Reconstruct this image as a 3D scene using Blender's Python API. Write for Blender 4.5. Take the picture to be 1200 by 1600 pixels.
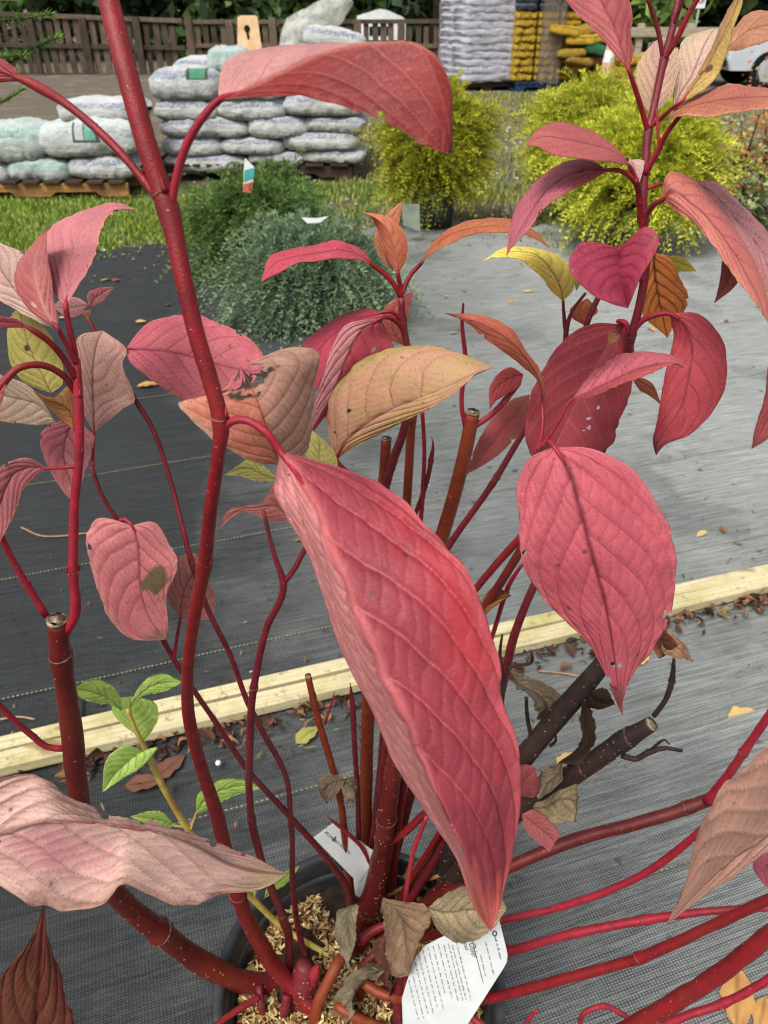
import bpy, math, random
import numpy as np
from mathutils import Vector, Matrix
for o in list(bpy.data.objects): bpy.data.objects.remove(o)
SC = bpy.context.scene
COL = SC.collection
rng = random.Random(7)
nr = np.random.default_rng(11)
# ------------------------------------------------------------------ camera
F = 1200.0                      # focal length in photograph pixels
H = 1.30                        # eye height
PITCH = math.atan((800 - 10) / F)
cP, sP = math.cos(PITCH), math.sin(PITCH)
cam = bpy.data.cameras.new("camera"); CAM = bpy.data.objects.new("camera", cam); COL.objects.link(CAM)
CAM.location = (0, 0, H); CAM.rotation_euler = (math.pi / 2 - PITCH, 0, 0)
cam.sensor_fit = 'VERTICAL'; cam.sensor_height = 36; cam.sensor_width = 27; cam.lens = 27
cam.clip_start = 0.02; cam.clip_end = 800
cam.dof.use_dof = True; cam.dof.focus_distance = 0.48; cam.dof.aperture_fstop = 19
SC.camera = CAM
# ------------------------------------------------------------------ sky, sun, exposure
SUN_EL, SUN_AZ = math.radians(58), math.radians(212)      # azimuth measured from +Y towards +X
w = bpy.data.worlds.new("World"); SC.world = w; w.use_nodes = True
nt = w.node_tree; nt.nodes.clear()
sky = nt.nodes.new('ShaderNodeTexSky'); sky.sky_type = 'NISHITA'; sky.sun_disc = False
sky.sun_elevation = SUN_EL; sky.sun_rotation = SUN_AZ; sky.dust_density = 4.0; sky.air_density = 1.0; sky.ozone_density = 1.0
hs = nt.nodes.new('ShaderNodeHueSaturation'); hs.inputs['Saturation'].default_value = 0.22
bg = nt.nodes.new('ShaderNodeBackground'); bg.inputs['Strength'].default_value = 0.075
wo = nt.nodes.new('ShaderNodeOutputWorld')
nt.links.new(sky.outputs[0], hs.inputs['Color']); nt.links.new(hs.outputs[0], bg.inputs['Color']); nt.links.new(bg.outputs[0], wo.inputs[0])
sl = bpy.data.lights.new("sun", 'SUN'); sl.energy = 1.5; sl.angle = math.radians(22); sl.color = (1.0, 0.965, 0.91)
SUN = bpy.data.objects.new("sun", sl); COL.objects.link(SUN)
sd = Vector((math.sin(SUN_AZ) * math.cos(SUN_EL), math.cos(SUN_AZ) * math.cos(SUN_EL), math.sin(SUN_EL)))
SUN.rotation_euler = sd.to_track_quat('Z', 'Y').to_euler(); SUN.location = (3, -2, 9)
SC.view_settings.view_transform = 'Standard'; SC.view_settings.look = 'None'
SC.view_settings.gamma = 1.0; SC.view_settings.use_curve_mapping = False
SC.view_settings.exposure = 1.2
SC.cycles.filter_width = 1.1; SC.cycles.max_bounces = 6; SC.cycles.transparent_max_bounces = 12

# ------------------------------------------------------------------ helpers
def S(r, g, b):                      # sRGB 0-255 -> linear
    f = lambda c: (c / 255 / 12.92) if c / 255 <= 0.04045 else ((c / 255 + 0.055) / 1.055) ** 2.4
    return (f(r), f(g), f(b))
def lin(a):
    a = np.asarray(a, float) / 255
    return np.where(a <= .04045, a / 12.92, ((a + .055) / 1.055) ** 2.4)
def ray(x, y):
    cx, cy = (x - 600) / F, (800 - y) / F
    return np.array((cx, cP + cy * sP, -sP + cy * cP))
def V(x, y, Y):                      # the point of the vertical plane at distance Y seen at photograph pixel (x, y)
    r = ray(x, y); return np.array((0, 0, H)) + r * (Y / r[1])
def G(x, y, z=0.0):                  # the point at height z
    r = ray(x, y); return np.array((0, 0, H)) + r * ((z - H) / r[2])
def pxm(p):                          # metres per photograph pixel at point p
    return (p[1] * cP - (p[2] - H) * sP) / F
def fade(c, k): return tuple(x * k for x in c)

class MB:
    def __init__(s): s.v = []; s.f = []; s.c = []
    def add(s, vs, fs, col=None):
        n = len(s.v); s.v += [tuple(p) for p in vs]; s.f += [tuple(i + n for i in f) for f in fs]
        if col is not None: s.c += [tuple(col)] * len(vs)
    def box(s, c, d, rz=0.0, col=None, tilt=0.0):
        x, y, z = d[0] / 2, d[1] / 2, d[2] / 2; b = min(x, y, z) * .18
        vs = []
        for sz, k in ((-z, b), (-z + b, 0), (z - b, 0), (z, b)):
            for sx, sy in ((-1, -1), (1, -1), (1, 1), (-1, 1)):
                p = Vector((sx * (x - k), sy * (y - k), sz)); 
                if tilt: p = Matrix.Rotation(tilt, 3, 'Y') @ p
                p = Matrix.Rotation(rz, 3, 'Z') @ p
                vs.append((p.x + c[0], p.y + c[1], p.z + c[2]))
        fs = [(3, 2, 1, 0), (12, 13, 14, 15)]
        for k in range(3):
            for i in range(4):
                a, bb = k * 4 + i, k * 4 + (i + 1) % 4; fs.append((a, bb, bb + 4, a + 4))
        s.add(vs, fs, col)
    def tube(s, P, R, n=10, cap=True, col=None, sq=None):
        P = [np.asarray(p, float) for p in P]; m = len(P)
        vs = []; up = None
        for i in range(m):
            t = P[min(i + 1, m - 1)] - P[max(i - 1, 0)]; t = t / (np.linalg.norm(t) + 1e-12)
            if up is None:
                a = np.array((0, 0, 1.0)) if abs(t[2]) < .9 else np.array((1.0, 0, 0)); up = np.cross(t, a)
            u = up - t * up.dot(t); u /= np.linalg.norm(u) + 1e-12; up = u; w_ = np.cross(t, u)
            for k in range(n):
                an = 2 * math.pi * k / n; vs.append(P[i] + (u * math.cos(an) + w_ * math.sin(an)) * R[i])
        fs = []
        for i in range(m - 1):
            for k in range(n):
                a, b = i * n + k, i * n + (k + 1) % n; fs.append((a, b, b + n, a + n))
        if cap: fs += [tuple(range(n - 1, -1, -1)), tuple((m - 1) * n + k for k in range(n))]
        s.add(vs, fs, col)
    def lathe(s, prof, n=40, c=(0, 0, 0), col=None):
        vs = []; fs = []
        for r, z in prof:
            for k in range(n):
                a = 2 * math.pi * k / n; vs.append((c[0] + r * math.cos(a), c[1] + r * math.sin(a), c[2] + z))
        for i in range(len(prof) - 1):
            for k in range(n):
                a, b = i * n + k, i * n + (k + 1) % n; fs.append((a, b, b + n, a + n))
        s.add(vs, fs, col)
    def mesh(s, name, smooth=True):
        me = bpy.data.meshes.new(name); me.from_pydata(s.v, [], s.f); me.update()
        if s.c: setcol(me, np.array(s.c))
        if smooth: me.polygons.foreach_set('use_smooth', [True] * len(me.polygons))
        return me
    def build(s, name, m, parent=None, smooth=True): return obj(name, s.mesh(name, smooth), m, parent)
def setcol(me, c, name='col'):
    a = me.color_attributes.new(name, 'FLOAT_COLOR', 'POINT')
    c4 = np.ones((len(c), 4), np.float32); c4[:, :3] = c; a.data.foreach_set('color', c4.ravel())
def arr_mesh(name, v, quads, col=None, smooth=True):
    me = bpy.data.meshes.new(name); v = np.asarray(v, np.float32); q = np.asarray(quads, np.int32)
    me.vertices.add(len(v)); me.vertices.foreach_set('co', v.ravel())
    k = q.shape[1]; me.loops.add(q.size); me.loops.foreach_set('vertex_index', q.ravel())
    me.polygons.add(len(q)); me.polygons.foreach_set('loop_start', np.arange(len(q), dtype=np.int32) * k)
    me.update(calc_edges=True)
    if smooth: me.polygons.foreach_set('use_smooth', np.ones(len(q), bool))
    if col is not None: setcol(me, col)
    return me
def obj(name, me, m=None, parent=None):
    o = bpy.data.objects.new(name, me); COL.objects.link(o)
    if m and me and not me.materials: me.materials.append(m)
    if parent is not None:
        o.parent = parent
        if parent.type == 'EMPTY' and parent.get('_w'): o.matrix_parent_inverse = Matrix.Translation(-parent.location)
    return o
def tag(o, label=None, cat=None, group=None, kind=None):
    if label: o['label'] = label
    if cat: o['category'] = cat
    if group: o['group'] = group
    if kind: o['kind'] = kind
    return o
def thing(name, label, cat, loc=(0, 0, 0), rz=0.0, group=None, world=False):
    o = bpy.data.objects.new(name, None); COL.objects.link(o); o.empty_display_size = .05
    o.location = loc; o.rotation_euler = (0, 0, rz); tag(o, label, cat, group)
    if world: o['_w'] = 1            # its parts are built in world coordinates
    return o
def spline(P, n):                    # smooth curve through control rows, chord parametrised; returns n rows
    P = np.asarray(P, float); m = len(P)
    if m == 2: return P[0] + (P[1] - P[0]) * np.linspace(0, 1, n)[:, None]
    t = np.concatenate(([0], np.cumsum(np.sqrt(((P[1:, :3] - P[:-1, :3]) ** 2).sum(1)) + 1e-6)))
    return hermite(P, t, np.linspace(0, t[-1], n))
def hermite(P, t, q):
    m = len(P); D = np.zeros_like(P)
    for i in range(m):
        if i == 0: D[i] = (P[1] - P[0]) / (t[1] - t[0])
        elif i == m - 1: D[i] = (P[-1] - P[-2]) / (t[-1] - t[-2])
        else:
            a, b = t[i] - t[i - 1], t[i + 1] - t[i]
            D[i] = ((P[i] - P[i - 1]) / a * b + (P[i + 1] - P[i]) / b * a) / (a + b)
    k = np.clip(np.searchsorted(t, q, side='right') - 1, 0, m - 2)
    h = (t[k + 1] - t[k]); s = ((q - t[k]) / h)[:, None]; h = h[:, None]
    return (P[k] * (2 * s**3 - 3 * s**2 + 1) + D[k] * h * (s**3 - 2 * s**2 + s) + P[k + 1] * (-2 * s**3 + 3 * s**2) + D[k + 1] * h * (s**3 - s**2))

# ------------------------------------------------------------------ materials
MATS = {}
def nodes(name):
    m = bpy.data.materials.new(name); m.use_nodes = True; t = m.node_tree; t.nodes.clear()
    out = t.nodes.new('ShaderNodeOutputMaterial'); b = t.nodes.new('ShaderNodeBsdfPrincipled'); t.links.new(b.outputs[0], out.inputs[0])
    MATS[name] = m
    return m, t, b, out
def N(t, kind, **kw):
    n = t.nodes.new('ShaderNode' + kind)
    for k, v in kw.items():
        if k in n.inputs: n.inputs[k].default_value = v
        else: setattr(n, k, v)
    return n
def mixc(t, fac, a, b, blend='MIX'):
    n = t.nodes.new('ShaderNodeMix'); n.data_type = 'RGBA'; n.blend_type = blend
    for s, v in ((n.inputs[0], fac), (n.inputs[6], a), (n.inputs[7], b)):
        if hasattr(v, 'links'): t.links.new(v, s)
        elif isinstance(v, (tuple, list)): s.default_value = (*v[:3], 1)
        else: s.default_value = v
    return n.outputs[2]
def math_(t, op, a, b=0.0, c=None):
    n = t.nodes.new('ShaderNodeMath'); n.operation = op
    for i, v in enumerate((a, b) if c is None else (a, b, c)):
        if hasattr(v, 'links'): t.links.new(v, n.inputs[i])
        else: n.inputs[i].default_value = v
    return n.outputs[0]
def ramp(t, v, lo, hi, a=0.0, b=1.0):
    n = t.nodes.new('ShaderNodeMapRange'); n.clamp = True
    t.links.new(v, n.inputs[0])
    for i, x in enumerate((lo, hi, a, b)): n.inputs[1 + i].default_value = x
    return n.outputs[0]
def noise(t, vec, scale, detail=4.0, rough=.55, out=0):
    n = N(t, 'TexNoise'); n.inputs['Scale'].default_value = scale; n.inputs['Detail'].default_value = detail; n.inputs['Roughness'].default_value = rough
    if vec is not None: t.links.new(vec, n.inputs['Vector'])
    return n.outputs[out]
def scaled(t, vec, sc, rot=(0, 0, 0)):
    n = N(t, 'Mapping'); n.inputs['Scale'].default_value = sc; n.inputs['Rotation'].default_value = rot; t.links.new(vec, n.inputs['Vector']); return n.outputs[0]
def bump(t, b, h, strength=.3, dist=.001):
    n = N(t, 'Bump'); n.inputs['Strength'].default_value = strength; n.inputs['Distance'].default_value = dist
    t.links.new(h, n.inputs['Height']); t.links.new(n.outputs[0], b.inputs['Normal'])
def simple(name, c1, c2=None, sc=20, rough=.6, spec=.4, bmp=.2, bdist=.002, stretch=(1, 1, 1), detail=5, c3=None, sc3=3.0, coord='Object', lo=.35, hi=.65, lo3=.5, hi3=.68, vary=0.0):
    m, t, b, out = nodes(name); tc = N(t, 'TexCoord').outputs[coord]
    if vary:          # each board has its own grain and tone
        oi = N(t, 'ObjectInfo').outputs['Random']; va = N(t, 'VectorMath', operation='ADD'); cm = N(t, 'CombineXYZ')
        for i in range(3): t.links.new(math_(t, 'MULTIPLY', oi, 31.7 + 7 * i), cm.inputs[i])
        t.links.new(tc, va.inputs[0]); t.links.new(cm.outputs[0], va.inputs[1]); tc = va.outputs[0]
    v = scaled(t, tc, stretch)
    f = noise(t, v, sc, detail)
    c = mixc(t, ramp(t, f, lo, hi), c1, c2 or fade(c1, .7))
    if c3: c = mixc(t, ramp(t, noise(t, tc, sc3, 4), lo3, hi3), c, c3)
    if vary:
        tn = N(t, 'CombineXYZ'); tv = ramp(t, oi, 0, 1, 1 - vary, 1 + vary)
        for i in range(3): t.links.new(tv, tn.inputs[i])
        c = mixc(t, 1.0, c, tn.outputs[0], 'MULTIPLY')
    t.links.new(c, b.inputs['Base Color']); b.inputs['Roughness'].default_value = rough; b.inputs['Specular IOR Level'].default_value = spec
    if bmp: bump(t, b, f, bmp, bdist)
    return m
def leafmat(name, trans=.24, rough=.5, spec=.4, fine=900, speck=.18, net=0):
    m, t, b, out = nodes(name); tc = N(t, 'TexCoord').outputs['Object']
    a = N(t, 'Attribute', attribute_name='col').outputs['Color']
    f = noise(t, tc, fine, 3, .6); g = noise(t, tc, fine * .07, 4, .6)
    k = math_(t, 'ADD', ramp(t, f, .3, .7, 1 - speck, 1 + speck), ramp(t, g, .3, .7, -.12, .12))
    n = N(t, 'CombineXYZ'); 
    for i in range(3): t.links.new(k, n.inputs[i])
    c = mixc(t, 1.0, a, n.outputs[0], 'MULTIPLY')
    hh = f
    if net:          # reticulate veinlets between the larger veins
        wob = N(t, 'VectorMath', operation='ADD'); nz = N(t, 'TexNoise'); nz.inputs['Scale'].default_value = 260; t.links.new(tc, nz.inputs['Vector'])
        sc_ = N(t, 'VectorMath', operation='SCALE'); sc_.inputs['Scale'].default_value = .0028; t.links.new(nz.outputs['Color'], sc_.inputs[0]); t.links.new(tc, wob.inputs[0]); t.links.new(sc_.outputs[0], wob.inputs[1])
        e1 = []
        for s_ in (net, net * 2.3):
            vo = N(t, 'TexVoronoi', feature='DISTANCE_TO_EDGE'); vo.inputs['Scale'].default_value = s_; t.links.new(wob.outputs[0], vo.inputs['Vector']); e1.append(ramp(t, vo.outputs['Distance'], .0, .07, 1, 0))
        ln = math_(t, 'ADD', math_(t, 'MULTIPLY', e1[0], .22), math_(t, 'MULTIPLY', e1[1], .12))
        c = mixc(t, ln, c, mixc(t, 1.0, c, (.45, .38, .40), 'MULTIPLY'))
        hh = math_(t, 'ADD', math_(t, 'MULTIPLY', f, .5), math_(t, 'MULTIPLY', ln, -2.0))
    t.links.new(c, b.inputs['Base Color']); b.inputs['Roughness'].default_value = rough; b.inputs['Specular IOR Level'].default_value = spec
    bump(t, b, hh, .3 if net else .25, .0005)
    if trans:
        tr = N(t, 'BsdfTranslucent'); t.links.new(c, tr.inputs['Color']); mx = N(t, 'MixShader'); mx.inputs[0].default_value = trans
        t.links.new(b.outputs[0], mx.inputs[1]); t.links.new(tr.outputs[0], mx.inputs[2]); t.links.new(mx.outputs[0], out.inputs[0])
    return m
leafmat('leaf', .28, .5, .3, 900, .13, 400); leafmat('dead_leaf', .12, .75, .15, 700, .3); leafmat('foliage', .3, .55, .25, 60, .2)
leafmat('needle', .2, .55, .25, 200, .2); leafmat('tinted', 0, .7, .25, 300, .15); leafmat('chips', .05, .75, .2, 400, .25)
def stemmat(name, c1, c2, c3=None, rough=.36):
    m, t, b, out = nodes(name); tc = N(t, 'TexCoord').outputs['Object']
    f = noise(t, tc, 90, 5, .6); g = noise(t, tc, 14, 3)
    fine = noise(t, tc, 1400, 3, .6)
    c = mixc(t, ramp(t, f, .35, .68), c1, c2)
    c = mixc(t, ramp(t, g, .45, .7, 0, .7), c, c3 or c2)
    c = mixc(t, ramp(t, fine, .60, .78, 0, .3), c, (.42, .26, .22))
    t.links.new(c, b.inputs['Base Color']); t.links.new(ramp(t, f, .3, .7, rough - .06, rough + .15), b.inputs['Roughness']); b.inputs['Specular IOR Level'].default_value = .32
    bump(t, b, math_(t, 'ADD', fine, math_(t, 'MULTIPLY', f, .8)), .5, .0007)
    return m
stemmat('stem_red', S(132, 22, 30), S(98, 17, 23), S(122, 34, 32))
stemmat('stem_crimson', S(156, 30, 48), S(120, 23, 38), S(138, 46, 52))
stemmat('stem_dark', S(100, 24, 24), S(78, 20, 18), S(110, 42, 30))
stemmat('stem_orange', S(134, 52, 28), S(104, 38, 22), S(124, 60, 34))
stemmat('stem_purple', S(116, 28, 40), S(88, 22, 30), S(106, 46, 50))
stemmat('stem_dead', S(46, 31, 26), S(30, 20, 18), S(70, 54, 43), .62)
stemmat('stem_green', S(190, 176, 84), S(168, 140, 70), S(150, 90, 50))
stemmat('stem_tan', S(178, 140, 106), S(140, 100, 70), S(160, 120, 80), .7)
simple('lenticel', S(206, 156, 134), S(170, 116, 96), 300, .7, .3, 0)
simple('cut_wood', S(176, 160, 132), S(92, 78, 62), 260, .85, .2, .4, .0006, c3=S(60, 50, 44), sc3=120)
simple('scar', S(132, 92, 82), S(58, 34, 32), 300, .8, .2, .3, .0004)
# ================================================================== THE SETTING
SEAM = math.atan2(0.31, 0.95)                       # direction of the fabric's seams and of the timber battens
sx_, sy_ = math.cos(SEAM), math.sin(SEAM)
def seam(a, c, z): return (a * sx_ - c * sy_, a * sy_ + c * sx_, z)          # along, across
def across(x, y): p = G(x, y); return -p[0] * sy_ + p[1] * sx_
def along(x, y): p = G(x, y); return p[0] * sx_ + p[1] * sy_
def wav(x, y, s, k=5):                               # smooth python-side noise
    r = np.random.default_rng(k); o = 0
    for i in range(6):
        a, b, c = r.uniform(-1, 1, 3); o = o + np.sin((x * a + y * b) * s * (1 + i * .7) + c * 9) / (1 + i * .6)
    return o / 2.2
# ground soil
m, t, b, out = nodes('ground_soil'); tc = N(t, 'TexCoord').outputs['Object']
n1 = noise(t, tc, .55, 5, .6); n2 = noise(t, tc, 30, 6, .65); n3 = noise(t, tc, 2.2, 4, .6)
c = mixc(t, ramp(t, n2, .35, .66), S(112, 98, 84), S(62, 54, 46))
c = mixc(t, ramp(t, n3, .5, .66, 0, .4), c, S(140, 134, 124))
c = mixc(t, ramp(t, n1, .52, .64, 0, .5), c, S(84, 90, 48))
c = mixc(t, ramp(t, noise(t, tc, 90, 3), .62, .7, 0, .7), c, S(176, 158, 128))
t.links.new(c, b.inputs['Base Color']); b.inputs['Roughness'].default_value = .9; bump(t, b, n2, .8, .03)
gx = np.concatenate((np.array([-300, -80, -40]), np.linspace(-20, 20, 121), np.array([40, 80, 300])))
gy = np.concatenate((np.array([-60, -10]), np.linspace(-3, 34, 112), np.array([60, 120, 400])))
X, Y = np.meshgrid(gx, gy); Z = -.035 + .012 * wav(X, Y, 2.5) * (np.abs(X) < 30) 
Z += np.where((Y > 8.5) & (Y < 60), .10 * np.clip((Y - 8.5) / 3, 0, 1) * np.clip((-X - .5) / 3, 0, 1) * (Y < 19.3), 0)
nx, ny = len(gx), len(gy); idx = np.arange(nx * ny).reshape(ny, nx)
Q = np.stack((idx[:-1, :-1], idx[:-1, 1:], idx[1:, 1:], idx[1:, :-1]), -1).reshape(-1, 4)
tag(obj('ground', arr_mesh('ground', np.stack((X, Y, Z), -1).reshape(-1, 3), Q), MATS['ground_soil']), kind='structure')
# woven weed-control fabric
m, t, b, out = nodes('weed_fabric'); tc = N(t, 'TexCoord').outputs['Object']; ro = scaled(t, tc, (1, 1, 1), (0, 0, -SEAM))
wv = []
for ax, sc in (('X', 58), ('Y', 76)):
    n = N(t, 'TexWave', bands_direction=ax); n.inputs['Scale'].default_value = sc; n.inputs['Distortion'].default_value = .6; n.inputs['Detail'].default_value = 1
    t.links.new(ro, n.inputs['Vector']); wv.append(n.outputs['Fac'])
weave = math_(t, 'MULTIPLY', wv[0], wv[1])
stre = noise(t, scaled(t, ro, (1.5, 46, 1)), 4, 4, .6)
fine = noise(t, tc, 420, 3, .7); big = noise(t, tc, .9, 5, .6); mid = noise(t, tc, 7, 6, .65)
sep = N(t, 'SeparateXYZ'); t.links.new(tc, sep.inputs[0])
# sky sheen painted as paler weave, growing rightwards and with distance, broken by noise
sky_sheen = math_(t, 'ADD', math_(t, 'ADD', math_(t, 'MULTIPLY_ADD', sep.outputs[0], .58, .20), math_(t, 'MULTIPLY', sep.outputs[1], .10)), math_(t, 'MULTIPLY_ADD', big, .9, -.45))
sky_sheen = math_(t, 'ADD', sky_sheen, math_(t, 'MULTIPLY_ADD', mid, .5, -.25))
sky_sheen = ramp(t, sky_sheen, 0, 1.15, 0.02, 1)
base = mixc(t, ramp(t, fine, .3, .7), S(22, 24, 26), S(42, 45, 47))
base = mixc(t, ramp(t, stre, .45, .75, 0, .5), base, S(60, 64, 65))
st2 = noise(t, scaled(t, ro, (9, 60, 1)), 9, 4, .65)
sheen_col = mixc(t, ramp(t, weave, .05, .7), S(78, 82, 84), S(206, 208, 202))  # pale weave colours that paint the sheen
sheen_col = mixc(t, ramp(t, st2, .42, .64, 0, .42), sheen_col, S(96, 100, 101))
sheen_col = mixc(t, ramp(t, stre, .42, .64, 0, .42), sheen_col, S(206, 208, 202))
sheen_col = mixc(t, ramp(t, fine, .5, .7, 0, .5), sheen_col, S(84, 88, 88))
c = mixc(t, sky_sheen, base, sheen_col)
c = mixc(t, ramp(t, noise(t, tc, 24, 3, .5), .66, .72, 0, .75), c, S(40, 42, 44))
c = mixc(t, ramp(t, noise(t, tc, 3.1, 5, .7), .60, .75, 0, .35), c, S(70, 66, 58))
t.links.new(c, b.inputs['Base Color']); t.links.new(ramp(t, mid, .3, .7, .55, .75), b.inputs['Roughness']); b.inputs['Specular IOR Level'].default_value = .28
hgt = math_(t, 'ADD', math_(t, 'MULTIPLY', weave, .8), math_(t, 'MULTIPLY', fine, .6)); hgt = math_(t, 'ADD', hgt, math_(t, 'MULTIPLY', noise(t, scaled(t, ro, (2.2, 9, 1)), 3, 4, .6), 9.0)); bump(t, b, hgt, .7, .0022)
c = mixc(t, ramp(t, noise(t, tc, 1.6, 5, .65), .54, .60, 0, .30), c, S(52, 55, 56)); t.links.new(c, b.inputs['Base Color'])
def sheet(name, a0, a1, c0, c1, z, step, farjit=0.0, edge=0.0, seed=1):
    A = np.arange(a0, a1, step); C = np.linspace(c0, c1, int((c1 - c0) / step) + 2); AA, CC = np.meshgrid(A, C)
    k = (CC - c0) / (c1 - c0)
    CC = CC + farjit * k**6 * wav(AA, AA * 0, 3.0, 4) + farjit * .4 * k**6 * wav(AA, AA * 0, 14.0, 6)
    ZZ = z + .003 * wav(AA, CC * 3, 4.0, seed) + .0022 * wav(AA * .6, CC * 5, 8.0, seed + 3) + .0022 * np.abs(wav(AA * 1.2, CC * 4, 9.0, seed + 7))
    if edge: ZZ = ZZ + edge * np.exp(-((c1 - CC) / .02) ** 2)
    P = np.stack((AA * sx_ - CC * sy_, AA * sy_ + CC * sx_, ZZ), -1).reshape(-1, 3)
    n_, m_ = AA.shape; ii = np.arange(n_ * m_).reshape(n_, m_)
    q = np.stack((ii[:-1, :-1], ii[:-1, 1:], ii[1:, 1:], ii[1:, :-1]), -1).reshape(-1, 4)
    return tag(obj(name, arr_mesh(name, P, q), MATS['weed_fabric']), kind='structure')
c_edge = across(830, 1216); c_far = across(400, 400)
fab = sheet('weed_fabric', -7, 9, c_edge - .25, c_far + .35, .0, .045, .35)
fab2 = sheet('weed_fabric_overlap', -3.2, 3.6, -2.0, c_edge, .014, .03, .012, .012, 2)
# stitched marker threads woven into the fabric
simple('thread', S(146, 146, 108), S(108, 108, 84), 60, .8, .2, 0)
for par, c0, z in ((fab, across(160, 741), .006), (fab, across(225, 868), .006), (fab, across(225, 1046), .006), (fab, across(250, 620), .006),
                   (fab2, across(460, 1247), .021), (fab2, across(925, 1410), .021)):
    mb = MB(); a = -2.6
    while a < 3.0:
        L = .0056; wz = .0022 * wav(np.array(a * .6), np.array(c0 * 5), 8.0, 4) + .003 * wav(np.array(a), np.array(c0 * 3), 4., 1)
        p = seam(a, c0 + .004 * math.sin(a * 3), z + float(wz)); mb.box(p, (L, .0026, .0020), SEAM); a += .0098
    o = mb.build('marker_thread', MATS['thread'], par); o['kind'] = 'stuff'
# timber battens lying on the fabric
m, t, b, out = nodes('pale_timber'); tc = N(t, 'TexCoord').outputs['Object']; ro = scaled(t, tc, (1, 1, 1), (0, 0, -SEAM))
gr = noise(t, scaled(t, ro, (1.2, 60, 60)), 3, 5, .6); st = noise(t, tc, 9, 5, .6); st2 = noise(t, tc, 40, 4, .7)
c = mixc(t, ramp(t, gr, .3, .7), S(206, 196, 160), S(172, 158, 116)); c = mixc(t, ramp(t, st, .5, .66, 0, .75), c, S(158, 150, 88))
c = mixc(t, ramp(t, st2, .57, .70, 0, .75), c, S(96, 84, 58)); c = mixc(t, ramp(t, noise(t, scaled(t, ro, (1, 2.2, 2.2)), 7, 2, .4), .66, .72, 0, .8), c, S(120, 84, 48))
t.links.new(c, b.inputs['Base Color']); b.inputs['Roughness'].default_value = .7; bump(t, b, gr, .3, .002)
def batten(name, c0, z0, w, h, label, a0=-2.6, a1=3.6, seed=1):
    n = 90; prof = []
    for (px, pz) in ((-.5, .15), (-.5, .8), (-.38, 1), (.38, 1), (.5, .8), (.5, .15), (.42, 0), (-.42, 0)): prof.append((px * w, pz * h))
    vs = []; fs = []
    for i in range(n):
        a = a0 + (a1 - a0) * i / (n - 1); dz = .003 * math.sin(a * 2 + seed); dc = .004 * math.sin(a * 1.3 + seed * 2)
        for q in prof: vs.append(seam(a, c0 + q[0] + dc, z0 + q[1] + dz))
    k = len(prof)
    for i in range(n - 1):
        for j in range(k): fs.append((i * k + j, i * k + (j + 1) % k, (i + 1) * k + (j + 1) % k, (i + 1) * k + j))
    fs += [tuple(range(k)), tuple((n - 1) * k + j for j in reversed(range(k)))]
    mb = MB(); mb.add(vs, fs); return tag(mb.build(name, MATS['pale_timber'], smooth=False), label, 'batten', 'timber battens on the fabric')
cb = across(600, 1052)
batten('timber_batten', cb + .029, .008, .036, .022, 'far one of two pale timber battens lying side by side', seed=1)
batten('timber_batten', cb - .023, .008, .044, .034, 'near one of two pale timber battens, leaf litter along it', seed=2.3)
# ================================================================== THE DOGWOOD
POTC = G(562, 1528, .30); RIM = POTC[2]; PR = .178
simple('pot_plastic', S(52, 54, 57), S(38, 40, 43), 40, .38, .5, .12, .001, c3=S(84, 84, 82), sc3=9, lo3=.55, hi3=.75)
pot = thing('plant_pot', 'large black plastic nursery pot holding the red dogwood', 'plant pot', (POTC[0], POTC[1], 0))
mb = MB(); mb.lathe([(0, .0), (.118, .0), (.130, .004), (.166, RIM - .035), (.162, RIM - .03), (.158, RIM - .04), (.122, .03), (0, .03)], 64); mb.build('pot_wall', MATS['pot_plastic'], pot)
mb = MB(); mb.lathe([(.1665, RIM - .042), (.1775, RIM - .042), (.1795, RIM - .036), (.1795, RIM - .004), (.1765, RIM), (.170, RIM), (.1655, RIM - .004), (.1625, RIM - .030)], 72); mb.build('rim', MATS['pot_plastic'], pot)
SOILZ = RIM - .042
simple('potting_soil', S(58, 44, 34), S(30, 24, 20), 60, .95, .15, .8, .006)
mb = MB(); vs = [(POTC[0], POTC[1], SOILZ)]; fs = []
for i in range(1, 15):
    for k in range(60):
        r = .156 * i / 14; a = 2 * math.pi * k / 60; x, y = r * math.cos(a), r * math.sin(a)
        vs.append((POTC[0] + x, POTC[1] + y, SOILZ + .006 * float(wav(np.array(x), np.array(y), 60, 3)) - .008 * (i / 14) ** 3))
for k in range(60): fs.append((0, 1 + k, 1 + (k + 1) % 60))
for i in range(13):
    for k in range(60): a, b_ = 1 + i * 60 + k, 1 + i * 60 + (k + 1) % 60; fs.append((a, b_, b_ + 60, a + 60))
mb.add(vs, fs); soil = tag(mb.build('potting_soil', MATS['potting_soil']), 'dark potting mix filling the black pot', 'soil', kind='stuff')
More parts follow.
